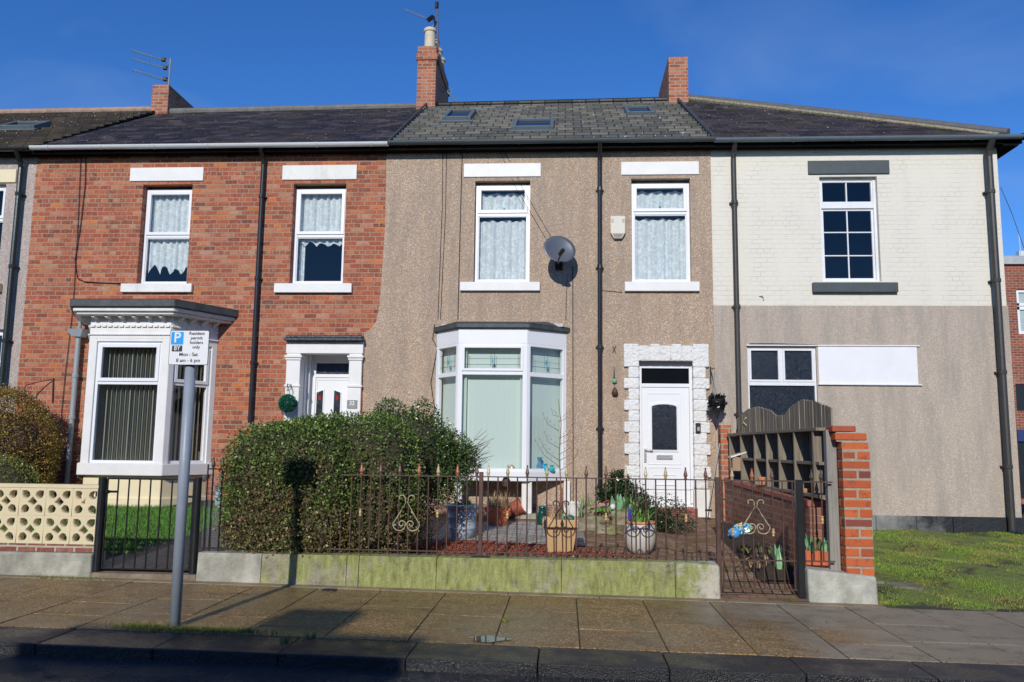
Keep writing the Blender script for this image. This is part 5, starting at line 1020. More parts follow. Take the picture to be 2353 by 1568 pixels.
# short black railing next to it
br_ = thing('black_railing', (-3.7, -4.66, .33), 'short black spiked railing with wire mesh left of the hedge', 'railing')
zt_ = A(490, 1078, Y=-4.66).z
for k, (px_, f) in enumerate(((474, 0), (486, 1), (507, 1))): x = A(px_, 1150, Y=-4.66).x; bar(br_, x, -4.66, .34, zt_+(.0 if f else .05), BLACK, .009, FINK if f else None)
for z in (.37, zt_): m = MB(); m.box(A(474, 1150, Y=-4.66).x, A(515, 1150, Y=-4.66).x, -4.67, -4.65, z-.007, z+.007); m.build('rail', BLACK, br_)
m = MB(); xa, xb = A(462, 1150, Y=-4.64).x, A(512, 1150, Y=-4.64).x
for k in range(20): x = xa+(xb-xa)*k/19; m.box(x-.0007, x+.0007, -4.641, -4.639, .38, zt_-.05)
for k in range(44): z = .38+(zt_-.43)*k/43; m.box(xa, xb, -4.638, -4.6365, z-.0007, z+.0007)
m.build('wire_mesh', GREYP, br_)
# ============================================================ HEDGES & SHRUBS
def shell(n, cx, cy, cz, rx, ry, rz, pw=2.6, zmin=-9, jit=.07, bump=.1, fr=2.4, top=None, seed=1, inner=.12):
    r = np.random.default_rng(seed); d = r.normal(size=(n, 3)); d /= np.linalg.norm(d, axis=1)[:, None]
    s = (np.abs(d[:, 0])**pw+np.abs(d[:, 1])**pw+np.abs(d[:, 2])**pw)**(-1/pw); P = d*s[:, None]
    nb = np.sin(P[:, 0]*fr*rx*2+1)*np.sin(P[:, 2]*fr*rz*2+seed)+np.sin(P[:, 1]*fr*ry*2.7+P[:, 0]*fr*rx)
    k = 1+bump*.5*nb/np.minimum(rx, rz)*.5-np.abs(r.normal(size=n))*inner+r.normal(size=n)*jit*.3
    P = P*k[:, None]*np.array([rx, ry, rz])+np.array([cx, cy, cz]); N = d/np.array([rx, ry, rz]); N /= np.linalg.norm(N, axis=1)[:, None]
    ok = P[:, 2] > zmin
    return P[ok], N[ok]
def blob(parent, name, cx, cy, cz, rx, ry, rz, mat_, pw=2.6, zmin=None, k=.86):
    m = MB(); n, q = 28, 16
    def sgn(v): return math.copysign(abs(v)**(2/pw), v)
    vs = []
    for j in range(q+1):
        ph = -math.pi/2+math.pi*j/q
        for i in range(n):
            a = 2*math.pi*i/n; z = cz+rz*k*sgn(math.sin(ph)); w_ = 1+.05*math.sin(i*1.7+j*2.1)
            vs.append((cx+rx*k*w_*sgn(math.cos(ph))*sgn(math.cos(a)), cy+ry*k*w_*sgn(math.cos(ph))*sgn(math.sin(a)), max(z, zmin) if zmin is not None else z))
    m.add(vs, [(j*n+i, j*n+(i+1) % n, (j+1)*n+(i+1) % n, (j+1)*n+i) for j in range(q) for i in range(n)]); return m.build(name, mat_, parent, smooth=True)
TWIG = simple('twig_bark', (.1, .07, .045), .9, .4, 20, 80, .004)
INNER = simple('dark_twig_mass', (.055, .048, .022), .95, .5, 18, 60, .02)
def twigs(parent, n, P, N, L, mat_=TWIG, name='twigs', r=.0028):
    m = MB(); idx = rng.integers(0, len(P), n)
    for i in idx:
        p = Vector(P[i]); d = (Vector(N[i])+Vector(rng.normal(size=3))*.7).normalized(); l = L*rng.uniform(.5, 1.2)
        m.tube([p-d*l*.5, p+Vector(rng.normal(size=3))*.012, p+d*l*.5], r, 3, cap=False, r2=r*.4)
    return m.build(name, mat_, parent)
HL = island('hedge_leaf', [(0, (.04, .075, .013)), (.3, (.07, .125, .019)), (.65, (.115, .185, .03)), (.9, (.18, .25, .05)), (1, (.28, .3, .09))], .42, .5, (1.9, .46, .56, [(0, (.13, .075, .035)), (.35, (.24, .15, .07)), (.5, (.1, .13, .025)), (.8, (.15, .18, .04)), (1, (.3, .2, .1))], .95))
hd = thing('clipped_hedge', (-2.6, -4.2, .3), 'big clipped green hedge with brown patches behind the low stone wall', 'hedge')
LP = []; LN = []
for a in ((42000, -3.02, -4.1, .96, .78, .70, .80, 4.2, .28, 11), (28000, -2.5, -4.0, 1.02, .86, .62, .84, 3.6, .28, 12), (6000, -3.1, -3.6, 1.32, .6, .6, .46, 3., .6, 13)):
    P, N = shell(a[0], *a[1:7], pw=a[7], zmin=a[8], seed=a[9]); LP.append(P); LN.append(N)
P = np.concatenate(LP); N = np.concatenate(LN); front = (N[:, 1] < .35); P, N = P[front], N[front]
V, F = leaves(P, N, .036, .021); link('foliage', arrmesh('foliage', V, F, HL), hd)
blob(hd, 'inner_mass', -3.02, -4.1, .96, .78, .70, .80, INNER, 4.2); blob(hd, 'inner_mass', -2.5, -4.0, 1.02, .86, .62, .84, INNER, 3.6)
lowp = P[:, 2] < 1.2; twigs(hd, 1500, P[lowp], N[lowp], .14)
DL = island('dark_shrub_leaf', [(0, (.018, .04, .01)), (.4, (.045, .09, .016)), (.8, (.085, .145, .026)), (1, (.17, .21, .06))], .3, .6)
sh = thing('dark_shrub', (-1.7, -3.4, .3), 'taller loose dark green shrub at the right end of the hedge', 'shrub')
LP = []; LN = []
for a in ((11000, -2.0, -3.45, 1.28, .6, .55, .68, 2.2, 1), (8000, -1.62, -3.1, 1.3, .47, .5, .46, 2., 2), (5000, -2.05, -3.3, .65, .42, .5, .42, 2.2, 3), (2000, -1.36, -3.05, 1.3, .24, .3, .24, 2, 4), (1400, -2.2, -3.4, 1.84, .2, .22, .2, 2, 5), (1100, -1.8, -3.3, 1.8, .16, .2, .2, 2, 6)):
    P, N = shell(a[0], *a[1:7], pw=a[7], zmin=.3, seed=a[8]+20, jit=.2, bump=.25, inner=.2); LP.append(P); LN.append(N)
for k in range(46):      # upright sprigs on top
    bx, by = rng.uniform(-2.35, -1.2), rng.uniform(-3.5, -3.0); bz = 1.72-.5*max(0, bx+1.75)-.2*abs(bx+1.95); h = rng.uniform(.08, .3); n = int(h*190); t = rng.random(n)
    LP.append(np.stack([bx+t*rng.uniform(-.08, .1)+rng.normal(size=n)*.012, by+rng.normal(size=n)*.012, bz+t*h], 1)); LN.append(np.tile([0, -.2, .6], (n, 1)))
P = np.concatenate(LP); N = np.concatenate(LN); V, F = leaves(P, N, .04, .018); link('foliage', arrmesh('foliage', V, F, DL), sh)
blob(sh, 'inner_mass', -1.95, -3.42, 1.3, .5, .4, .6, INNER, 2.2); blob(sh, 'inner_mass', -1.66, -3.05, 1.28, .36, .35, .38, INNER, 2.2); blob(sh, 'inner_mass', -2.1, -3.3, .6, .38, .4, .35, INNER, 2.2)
m = MB()
for k in range(16):
    z = 1.0+rnd.uniform(0, .5); p = Vector((-1.3, -3.05, z)); d = Vector((rnd.uniform(.5, 1), rnd.uniform(-.5, .3), rnd.uniform(.1, .8))).normalized(); L = rnd.uniform(.25, .5); q = p+d*L
    m.tube([p, p+d*L*.5+Vector((0, 0, -.02)), q], .006, 4, r2=.002)
    for s in (-1, 1): m.tube([p+d*L*.5, p+d*L*.5+(d+Vector((.0, .3*s, .6*s))).normalized()*L*.45], .003, 3, r2=.001)
m.build('bare_twigs', TWIG, sh)
# left yellow shrub
GL = island('golden_leaf', [(0, (.09, .055, .015)), (.4, (.2, .12, .02)), (.75, (.34, .22, .03)), (1, (.42, .32, .06))], .5, .4, (3., .52, .66, [(0, (.09, .045, .03)), (1, (.2, .12, .07))]))
gs = thing('golden_shrub', (-9., -.95, .45), 'round golden brown shrub behind the cream block wall', 'shrub')
P, N = shell(42000, -9.0, -.95, 1.25, 1.0, .75, 1.05, pw=2.2, zmin=.3, seed=41, jit=.1, bump=.12, inner=.07); 
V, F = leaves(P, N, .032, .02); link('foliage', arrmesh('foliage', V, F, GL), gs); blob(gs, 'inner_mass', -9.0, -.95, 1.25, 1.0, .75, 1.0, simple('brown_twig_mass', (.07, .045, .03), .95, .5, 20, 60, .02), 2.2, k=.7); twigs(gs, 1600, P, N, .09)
ys_ = thing('small_yellow_shrub', (-7.95, -2.4, .3), 'small yellow green bush at the foot of the golden shrub', 'shrub')
P, N = shell(7000, -7.95, -2.4, .85, .62, .35, .42, pw=2.2, zmin=.3, seed=43, jit=.15); V, F = leaves(P, N, .03, .018)
link('foliage', arrmesh('foliage', V, F, island('lime_leaf', [(0, (.06, .1, .015)), (.6, (.16, .2, .03)), (1, (.3, .32, .07))], .4, .5)), ys_); blob(ys_, 'inner_mass', -7.95, -2.4, .85, .62, .35, .42, INNER, 2.2)
# ============================================================ SMALL THINGS
def leafclump(parent, cx, cy, z, n, h, w_, stops_mat, spread=.08, lean=.25, name='leaves', seed=0, segs=4):
    r = random.Random(seed); m = MB()
    for _ in range(n):
        a = r.uniform(0, 6.283); x, y = cx+r.uniform(-spread, spread)*.6, cy+r.uniform(-spread, spread)*.6; hh = h*r.uniform(.6, 1.1); l = lean*r.uniform(.2, 1.4)*hh; t = a+math.pi/2+r.uniform(-.5, .5)
        P = []
        for k in range(segs+1):
            u = k/segs; c = Vector((x+math.cos(a)*l*u*u, y+math.sin(a)*l*u*u, z+hh*(u-.25*l/h*u*u))); ww = w_*(math.sin(math.pi*min(.97, .25+u*.72)))
            d = Vector((math.cos(t), math.sin(t), 0))*ww*.5; P += [c-d, c+d]
        m.add(P, [(2*k, 2*k+1, 2*k+3, 2*k+2) for k in range(segs)])
    return m.build(name, stops_mat, parent, smooth=False)
GREENL = island('spring_leaf', [(0, (.06, .16, .02)), (.6, (.13, .28, .05)), (1, (.25, .4, .1))], .45, .4)
TULIP = island('tulip_leaf', [(0, (.1, .24, .1)), (1, (.2, .4, .2))], .45, .4)
DRY = island('dry_stalk', [(0, (.3, .19, .1)), (.6, (.45, .3, .16)), (1, (.55, .42, .26))], .8, .2)
TERRA = simple('terracotta_plastic', (.52, .13, .05), .5, .07, 6, 40, .0008, dirt=.12)
BEIGE = simple('sandy_beige_plastic', (.56, .36, .17), .55, .06, 4, 50, .001, dirt=.1, dirtcol=(.35, .22, .12))
def flowers(parent, pts, r, mat_, name='flower'):
    for p in pts:
        m = MB(); m.lathe([(r*.3, -r*.3), (r, 0), (r*.9, r*.5), (r*.3, r*.6)], p, 7); m.build(name, mat_, parent)
# blue barrel planter
p = GP(1062, 1238); bp = thing('blue_barrel_planter', p, 'blue grey ribbed barrel planter with red flowers beside the dark shrub', 'planter')
BLUEG = simple('blue_grey_glaze', (.38, .45, .52), .3, .12, 5, 60, .0006, dirt=.15)
m = MB(); m.lathe([(.135, 0), (.165, .1), (.178, .14), (.183, .145), (.178, .15), (.19, .28), (.197, .285), (.191, .29), (.198, .36), (.2, .4), (.225, .41), (.228, .44), (.205, .455), (.195, .42)], p, 28); m.build('pot', BLUEG, bp, smooth=True)
m = MB(); m.lathe([(.19, .40), (.1, .425)], p, 16); m.build('soil', SOIL, bp); leafclump(bp, p.x, p.y, p.z+.41, 26, .13, .03, GREENL, .2, .8, seed=2)
flowers(bp, [(p.x-.08, p.y-.05, p.z+.54), (p.x+.03, p.y-.08, p.z+.57), (p.x-.03, p.y+.04, p.z+.50), (p.x+.06, p.y-.02, p.z+.53)], .022, simple('orange_red_petal', (.6, .1, .03), .5))
# terracotta pot
def square_pot(root, p, h, wt, wb, mat_, rim=.05, name='pot'):
    m = MB(); m.lathe([(wb/2, 0), (wt/2*.94, h-rim), (wt/2, h-rim), (wt/2*1.03, h), (wt/2*.93, h), (wt/2*.9, h-.06)], p, 4, sq=True); return m.build(name, mat_, root, bevel=.012, seg=3)
p = GP(1145, 1208); tp = thing('terracotta_pot', p, 'terracotta square pot filled with dry brown stalks under the bay window', 'plant pot')
square_pot(tp, p, .27, .37, .25, TERRA); leafclump(tp, p.x, p.y, p.z+.2, 130, .32, .011, DRY, .26, .45, 'dry_stalks', 4); m = MB(); m.box(p.x-.155, p.x+.155, p.y-.155, p.y+.155, p.z+.2, p.z+.225); m.build('soil', SOIL, tp)
p = GP(1178, 1196)+Vector((0, .15, .02)); tp2 = thing('tipped_pot', p, 'dark red pot lying on its side behind the terracotta stalk pot', 'plant pot', world=False)
m = MB(); m.M = Matrix.Translation((0, 0, .13)) @ Matrix.Rotation(R(60), 4, 'Y'); m.lathe([(.09, -.12), (.13, .12), (.145, .12), (.145, .15), (.12, .15), (.1, -.08), (.02, -.09)], (0, 0, 0), 18); m.build('pot', simple('dull_terracotta', (.35, .09, .045), .6), tp2, smooth=False)
# beige planter with sapling
p = GP(1288, 1267); bg2 = thing('beige_planter', p, 'sandy beige square planter with a bare sapling by the railing', 'planter')
square_pot(bg2, p, .40, .43, .30, BEIGE, .1); m = MB(); m.box(p.x-.19, p.x+.19, p.y-.19, p.y+.19, p.z+.33, p.z+.35); m.build('soil', SOIL, bg2)
SAP = simple('reddish_bark', (.2, .09, .05), .7, .3, 20, 60, .002); m = MB(); tpz = A(1283, 918, Y=p.y); b = Vector((p.x, p.y, p.z+.34)); T = [b, b.lerp(tpz, .3)+Vector((.01, 0, 0)), b.lerp(tpz, .55)+Vector((0, 0, 0)), b.lerp(tpz, .8)+Vector((.03, 0, 0)), tpz]
m.tube([b, T[1]], .012, 6, r2=.009); m.tube(T[1:], .008, 5, r2=.003); m.tube([b+Vector((.02, .01, 0)), b.lerp(tpz, .28)+Vector((.03, 0, 0))], .009, 5)
for k, (t, sx, L) in enumerate(((.42, 1, .32), (.45, -1, .42), (.5, -1, .34), (.55, 1, .28), (.6, -1, .26), (.68, 1, .22), (.74, -1, .28), (.82, 1, .14), (.86, -1, .12), (.5, 1, .24), (.63, 1, .2))):
    q = b.lerp(tpz, t); e = q+Vector((sx*L*.75, rnd.uniform(-.15, .15), L*.8)); m.tube([q, q.lerp(e, .5)+Vector((sx*.03, 0, -.03)), e], .004, 4, r2=.0015)
    for u in (.3, .5, .7, .95): c = q.lerp(e, u); m.tube([c, c+Vector((rnd.uniform(-.02, .02), 0, .022))], .004, 4, r2=.001)
m.build('sapling', SAP, bg2); leafclump(bg2, p.x+.03, p.y, p.z+.34, 9, .2, .035, TULIP, .1, .5, seed=6); leafclump(bg2, p.x-.06, p.y-.02, p.z+.34, 22, .24, .015, DRY, .12, .5, 'dry_stalks', 7)
m = MB(); m.lathe([(.001, 0), (.035, .02), (.045, .05), (.035, .08), (.001, .1)], (p.x+.13, p.y-.02, p.z+.35), 12); m.tube([(p.x+.13, p.y-.02, p.z+.34), (p.x+.13, p.y-.02, p.z+.36)], .006); m.build('glass_globe', simple('green_glass', (.03, .12, .09), .1, .1, spec=.9), bg2, smooth=True)
# pale urn planter
p = GP(1471, 1272); ur = thing('pale_urn_planter', p, 'weathered white urn planter with orange rim and green shoots', 'planter')
URN = G('weathered_white_glaze'); us = URN.n('SeparateXYZ', 0, i0=URN.oc()).node
URN.P(Base_Color=URN.mix(URN.ramp(URN.math('ADD', us.outputs[2], URN.math('MULTIPLY', URN.noise(14, 4), .06)), [(0, 0.), (1, 0.)]), URN.mix(URN.noise(5, 4), (.48, .45, .38), (.66, .63, .56)), (.5, .2, .06)), Roughness=.5)
m = MB(); m.lathe([(.11, 0), (.155, .06), (.185, .14), (.195, .22), (.188, .3), (.18, .36)], p, 28); m.build('pot', URN.m, ur, smooth=True); m = MB(); m.lathe([(.181, .355), (.187, .372), (.184, .39), (.168, .39), (.165, .34)], p, 28); m.build('rim', simple('worn_orange_rim', (.55, .26, .1), .6, .4, 20, 50, .002), ur, smooth=True)
m = MB(); m.lathe([(.165, .35), (.08, .365)], p, 16); m.build('soil', SOIL, ur); leafclump(ur, p.x, p.y, p.z+.35, 60, .22, .016, GREENL, .17, .7, seed=8)
m = MB(); [m.lathe([(.004, 0), (.014, .008), (.004, .018)], (p.x-.13+.018*math.cos(k*2.4), p.y-.1+.018*math.sin(k*2.4), p.z+.4+k*.006), 6) for k in range(22)]; m.build('blue_hyacinth', simple('blue_petal', (.08, .06, .5), .5), ur)
m = MB(); q = p+Vector((0, -.2, .08)); [m.tube([(p.x+s*.0, q.y, p.z+.20), (p.x+s*.1, q.y, p.z+.175), (p.x+s*.185, q.y+.1, p.z+.1)], .006, 5) for s in (-1, 1)]; 
# green ribbed jar
p = GP(1246, 1207); gj = thing('green_ribbed_jar', p, 'small dark green ribbed garden jar left of the beige planter', 'jar')
m = MB(); prof = [(.07, 0)]
for k in range(8): z = .015+k*.026; r = .105-.006*k if k < 6 else .07-.01*(k-6); prof += [(r-.012, z), (r, z+.013)]
prof += [(.05, .23), (.055, .25), (.06, .27), (.04, .275)]; m.lathe(prof, p, 16); m.build('jar_body', simple('dark_green_glaze', (.005, .06, .045), .15, .1), gj, smooth=True)
# white bucket
p = GP(1318, 1186); wb_ = thing('white_bucket', p, 'plain white bucket standing by the pebbledash wall', 'bucket'); m = MB(); m.lathe([(.11, 0), (.14, .2), (.15, .2), (.15, .225), (.135, .225), (.11, .03), (.01, .03)], p, 22); m.build('bucket_body', WORN, wb_, smooth=False)
m = MB(); m.tube([(p.x+.15*math.cos(t), p.y-.03, p.z+.2-.1*math.sin(t)) for t in [math.pi*k/10 for k in range(11)]], .004, 5); m.build('handle', GREYP, wb_)
# rockery
ROCK = moss_over(simple('sandstone_rock', (.3, .26, .19), .85, .35, 6, 24, .012), (.17, .17, .04), .4, .58, 4, .8)
for k, (px_, py_, r, h, lab) in enumerate(((1352, 1222, .20, .2, 'large mossy boulder at the left of the rockery'), (1398, 1228, .17, .13, 'pale rounded boulder in front of the rockery'), (1372, 1198, .22, .24, 'flat topped mossy boulder at the back of the rockery'), (1432, 1204, .19, .2, 'yellow green mossy rock next to the white urn'), (1312, 1212, .10, .09, 'small rock at the left end of the rockery'))):
    p = GP(px_, py_); n, q = 12, 8; r_ = random.Random(k+3); m = MB(); vs = []
    for j in range(q+1):
        ph = -math.pi/2+math.pi*j/q
        for i in range(n):
            a = 2*math.pi*i/n; w_ = 1+.16*math.sin(i*1.9+k*2)+.12*math.sin(j*2.3+k)+r_.uniform(-.09, .09); vs.append((p.x+r*w_*math.cos(ph)**.6*math.cos(a) if j not in (0, q) else p.x, p.y+r*.7*w_*max(0, math.cos(ph))**.6*math.sin(a) if j not in (0, q) else p.y, p.z+h*.35+h*.6*math.sin(ph)*w_))
    m.add(vs, [(j*n+i, j*n+(i+1) % n, (j+1)*n+(i+1) % n, (j+1)*n+i) for j in range(q) for i in range(n)]); o = m.build('rock', ROCK, smooth=False, bevel=.01); tag(o, lab, 'rock', 'rockery boulders')
# bushes by the door
HOL = island('holly_leaf', [(0, (.008, .022, .008)), (.5, (.02, .045, .012)), (.85, (.045, .085, .02)), (1, (.12, .16, .06))], .22, .7)
def bush(name, px_, py_, parts, label, n, L=.05, W=.028, seed=0, mat_=HOL):
    p = GP(px_, py_); t = thing(name, p, label, 'bush'); LP = []; LN = []
    for i, (dx, dz, rx, rz) in enumerate(parts):
        P, N = shell(int(n*rx*rz*14), p.x+dx, p.y, p.z+dz, rx, rx*.8, rz, pw=2.0, zmin=p.z, seed=seed+i, jit=.35, bump=.3, inner=.35); LP.append(P); LN.append(N)
    P = np.concatenate(LP); N = np.concatenate(LN); V, F = leaves(P, N, L, W); link('foliage', arrmesh('foliage', V, F, mat_), t)
    m = MB()
    for k in range(7): a = k*.9; m.tube([(p.x+.03*math.cos(a), p.y+.03*math.sin(a), p.z), (p.x+parts[0][2]*.6*math.cos(a), p.y+.2*math.sin(a), p.z+parts[0][1]+.1)], .009, 5, r2=.004)
    m.build('stems', TWIG, t); return t
bush('tall_holly_bush', 1425, 1188, ((.02, .38, .34, .26), (-.02, .58, .2, .2), (.22, .25, .25, .18), (-.25, .35, .15, .12)), 'glossy dark holly bush left of the white front door', 1500, seed=60)
bush('low_dark_bush', 1508, 1222, ((0, .2, .38, .21), (.18, .14, .24, .15), (-.15, .26, .22, .2)), 'low dense dark bush in front of the door step', 2600, .032, .02, 70)
# bulbs and flowers in the rockery
p = GP(1345, 1190); t = thing('daffodil_clump', p, 'tall thin daffodil leaves behind the rockery boulders', 'plant'); leafclump(t, p.x, p.y, p.z+.02, 30, .36, .016, GREENL, .2, .35, seed=11); flowers(t, [(p.x-.12, p.y, p.z+.36)], .022, simple('yellow_petal', (.8, .55, .03), .5))
p = GP(1425, 1200)+Vector((0, 0, .12)); t = thing('tulip_clump', p, 'broad pale green tulip leaves between rockery and urn', 'plant'); leafclump(t, p.x, p.y, p.z, 14, .3, .09, TULIP, .2, .4, seed=12); leafclump(t, p.x+.12, p.y, p.z, 40, .3, .02, GREENL, .25, .6, 'thin_leaves', 13)
m = MB(); m.lathe([(.005, -.04), (.035, -.03), (.045, .01), (.03, .04), (.005, .05)], (A(1408, 1166, Y=p.y-.1).x, p.y-.1, A(1408, 1166, Y=p.y-.1).z), 12); m.build('white_flower', simple('white_pink_petal', (.75, .62, .68), .5), t, smooth=True)
p = GP(1378, 1200)+Vector((0, -.05, .2)); t = thing('pink_flowers', p, 'low pink and red flowers on the rockery boulders', 'plant'); leafclump(t, p.x, p.y, p.z-.03, 50, .1, .03, GREENL, .3, .9, seed=14); flowers(t, [(p.x-.16+.045*k, p.y-.08, p.z+.02+.008*k) for k in range(6)], .022, simple('pink_petal', (.75, .2, .38), .5)); flowers(t, [(p.x+.08, p.y, p.z+.1), (p.x+.12, p.y, p.z+.12)], .026, simple('dark_red_petal', (.4, .02, .02), .5))
# creeping low green by the step
for px_, py_, lab, sd_ in ((1660, 1172, 'leafy green plant at the foot of the brick wall by the door', 21), (1625, 1180, 'straggly weeds beside the door step', 22)):
    p = GP(px_, py_); t = thing('weed_plant', p, lab, 'plant'); leafclump(t, p.x, p.y, p.z, 60 if sd_ == 21 else 24, .2, .03, GREENL, .16, .7, seed=sd_)
# colourful toy
p = A(1700, 1214, Y=-1.9); p.z = gz(p.x, p.y)+.06; ty = thing('foil_balloon_toy', p, 'crumpled shiny blue, green and yellow foil balloon on the garden path', 'toy'); m = MB(); n, q = 22, 12; vs = []
for j in range(q+1):
    ph = -math.pi/2+math.pi*j/q
    for i in range(n): a = 2*math.pi*i/n; w_ = 1+.13*math.sin(i*2.7+j)+.1*math.sin(j*3.1+i*.7); vs.append((p.x+.14*w_*math.cos(ph)*math.cos(a)+.06*math.sin(ph), p.y+.1*w_*math.cos(ph)*math.sin(a), p.z+.09+.1*w_*math.sin(ph)))
m.add(vs, [(j*n+i, j*n+(i+1) % n, (j+1)*n+(i+1) % n, (j+1)*n+i) for j in range(q) for i in range(n)])
g = G('coloured_foil'); c = g.ramp(g.noise(6.5, 2, None, .5, 1.2), [(.3, (.02, .16, .55)), (.42, (.3, .62, .75)), (.5, (.08, .42, .2)), (.57, (.7, .65, .3)), (.66, (.6, .06, .15)), (.75, (.5, .6, .7))], 'CONSTANT'); g.P(Base_Color=c, Roughness=.22, Specular_IOR_Level=.7); m.build('balloon', g.m, ty, smooth=False)
m = MB(); m.lathe([(.005, -.075), (.05, -.055), (.075, 0), (.05, .055), (.005, .075)], (p.x-.1, p.y-.16, p.z+.075), 16); m.build('blue_ball', simple('light_blue_plastic', (.08, .35, .75), .2), ty, smooth=True)
# terracotta trough
p = GP(1882, 1302, lambda x, y: .19); p = Vector((2.9, -4.02, .12)); p = A(1878, 1302, Y=-4.43); tr_ = thing('terracotta_trough', p, 'ribbed terracotta trough of tulip leaves behind the short railing', 'planter'); m = MB(); m.box(p.x-.14, p.x+.14, p.y-.08, p.y+.08, p.z, p.z+.17)
for k in range(4): m.box(p.x-.135+k*.07, p.x-.075+k*.07, p.y-.088, p.y-.08, p.z, p.z+.165)
m.build('trough', TERRA, tr_, bevel=.006); leafclump(tr_, p.x, p.y, p.z+.16, 18, .17, .045, TULIP, .2, .5, seed=31); m = MB(); m.box(p.x-.2, p.x+.2, p.y-.1, p.y+.12, -.1, p.z-.002); m.build('block_stand', GSTONE, tr_)
# soil bed plants by the wall
p = A(1795, 1250, X=2.46); p.z = gz(p.x, p.y)+.1; t = thing('iris_clump', p, 'grey green iris leaves beside the low brick wall', 'plant'); leafclump(t, p.x, p.y, p.z, 16, .28, .04, TULIP, .12, .4, seed=33); leafclump(t, p.x-.15, p.y+.2, p.z, 40, .12, .02, DRY, .4, .9, 'dead_leaves', 34)
m = MB(); m.lathe([(.005, -.04), (.05, 0), (.03, .05), (.005, .06)], (p.x+.02, p.y-.6, .2), 10); tag(m.build('purple_flower', simple('purple_petal', (.5, .2, .6), .5)), 'single pale purple bloom near the black gate post', 'flower')
p = A(1738, 1228, X=2.38); p.z = gz(p.x, p.y)+.1; t = thing('ivy_heap', p, 'tangle of dark dead plants on the soil by the brick wall', 'plant'); leafclump(t, p.x, p.y, p.z, 130, .1, .03, island('dead_leaf', [(0, (.03, .022, .015)), (.6, (.12, .09, .06)), (1, (.2, .2, .08))], .8, .2), .28, .9, seed=35)
for k, (a, b, lab) in enumerate((((1745, 1135, -2.2), (1770, 1255, -2.6), 'thin cane leaning left against the low brick wall'), ((1813, 1125, -3.2), (1800, 1240, -3.1), 'thin cane leaning right against the low brick wall'))):
    q1, q2 = A(a[0], a[1], Y=a[2]), A(b[0], b[1], Y=b[2]); m = MB(); m.tube([q2, q1], .008, 6); tag(m.build('garden_cane', DRY), lab, 'cane', 'garden canes')
for k, (px_, py_, X, lab) in enumerate(((1752, 1132, 2.6, 'small orange clay pot on the brick wall further from the pier'), (1853, 1145, 2.75, 'small orange clay pot on the brick wall near the pier'))):
    p = A(px_, py_, X=X); p.z = 1.04 if k == 0 else .965; m = MB(); m.lathe([(.04, 0), (.055, .08), (.062, .08), (.062, .1), (.05, .1)], p, 14); tag(m.build('clay_pot', simple('orange_clay', (.6, .26, .1), .7)), lab, 'plant pot', 'clay pots on the wall')
# leaning litter picker
q1, q2 = A(1655, 1012, Y=-.22), A(1628, 1172, Y=-.5); lp = thing('litter_picker', q2, 'long thin black litter picker leaning beside the front door', 'tool'); m = MB(); m.tube([q2, q1], .009, 6); m.build('shaft', GREYP, lp); m = MB(); m.tube([q1-Vector((.0, 0, .06)), q1+Vector((.01, 0, .1))], .026, 8); m.build('handle', BLACK, lp); m = MB(); m.box(q2.x-.05, q2.x+.05, q2.y-.02, q2.y+.02, q2.z-.02, q2.z+.01); m.build('jaw', BLACK, lp)
# nesting box
p = A(1697, 1062, Y=-1.1); nb = thing('nesting_box', p, 'pale wooden nesting box hanging on the fence upright', 'bird box'); w_ = .13; m = MB(); m.box(p.x-.1, p.x+.1, p.y-.08, p.y+.08, p.z-.13, p.z+.07); m.build('box_body', NEWOOD, nb, bevel=.004)
m = MB(); m.hexa([(p.x-.13, p.y-.11, p.z+.06), (p.x+.11, p.y-.11, p.z+.14), (p.x+.11, p.y+.1, p.z+.14), (p.x-.13, p.y+.1, p.z+.06), (p.x-.13, p.y-.11, p.z+.08), (p.x+.11, p.y-.11, p.z+.16), (p.x+.11, p.y+.1, p.z+.16), (p.x-.13, p.y+.1, p.z+.08)]); m.build('box_roof', WORN, nb); m = MB(); m.box(p.x+.1, p.x+.13, p.y-.02, p.y+.02, p.z-.2, p.z+.24); m.build('mounting_batten', NEWOOD, nb)
p = A(1712, 970, X=2.74); m = MB(); [m.tube([(p.x, p.y, p.z), (p.x-.01, p.y+.0+.0, p.z+s*.07), ], .009, 5) for s in (1,)]; m = MB(); m.tube([(p.x, p.y-.08, p.z+.06), (p.x-.01, p.y+.07, p.z), (p.x, p.y-.08, p.z-.05)], .012, 5); tag(m.build('arrow_ornament', simple('pale_yellow_paint', (.75, .68, .4), .5)), 'pale yellow arrow shaped ornament fixed on the fence boards', 'ornament')
# hanging basket
p = A(1648, 935, Y=-.35); hb = thing('hanging_basket', p, 'black cone hanging basket on a bracket by the front door', 'hanging basket'); m = MB(); m.lathe([(.005, -.2), (.05, -.08), (.11, .06), (.125, .12), (.1, .12)], p, 12); m.build('cone', simple('black_wicker', (.012, .012, .012), .6, .4, 40, 60, .01), hb)
P, N = shell(900, p.x, p.y, p.z+.07, .13, .13, .12, seed=80, jit=.4); V, F = leaves(P, N, .05, .03); link('leaves', arrmesh('leaves', V, F, simple('black_plastic_leaf', (.012, .014, .012), .3, .3)), hb)
pt = A(1641, 850, Y=-.35); m = MB(); [m.tube([(p.x+.1*c_, p.y+.1*s_, p.z+.12), (pt.x, p.y, pt.z)], .003, 4) for c_, s_ in ((1, 0), (-.5, .8), (-.5, -.8))]; m.build('chains', GREYP, hb); m = MB(); m.box(pt.x-.01, pt.x+.01, -.03, -.015, pt.z-.2, pt.z+.08); m.tube([(pt.x, -.02, pt.z+.04), (pt.x, -.37, pt.z+.02)], .008, 6); m.build('bracket', BLACK, hb)
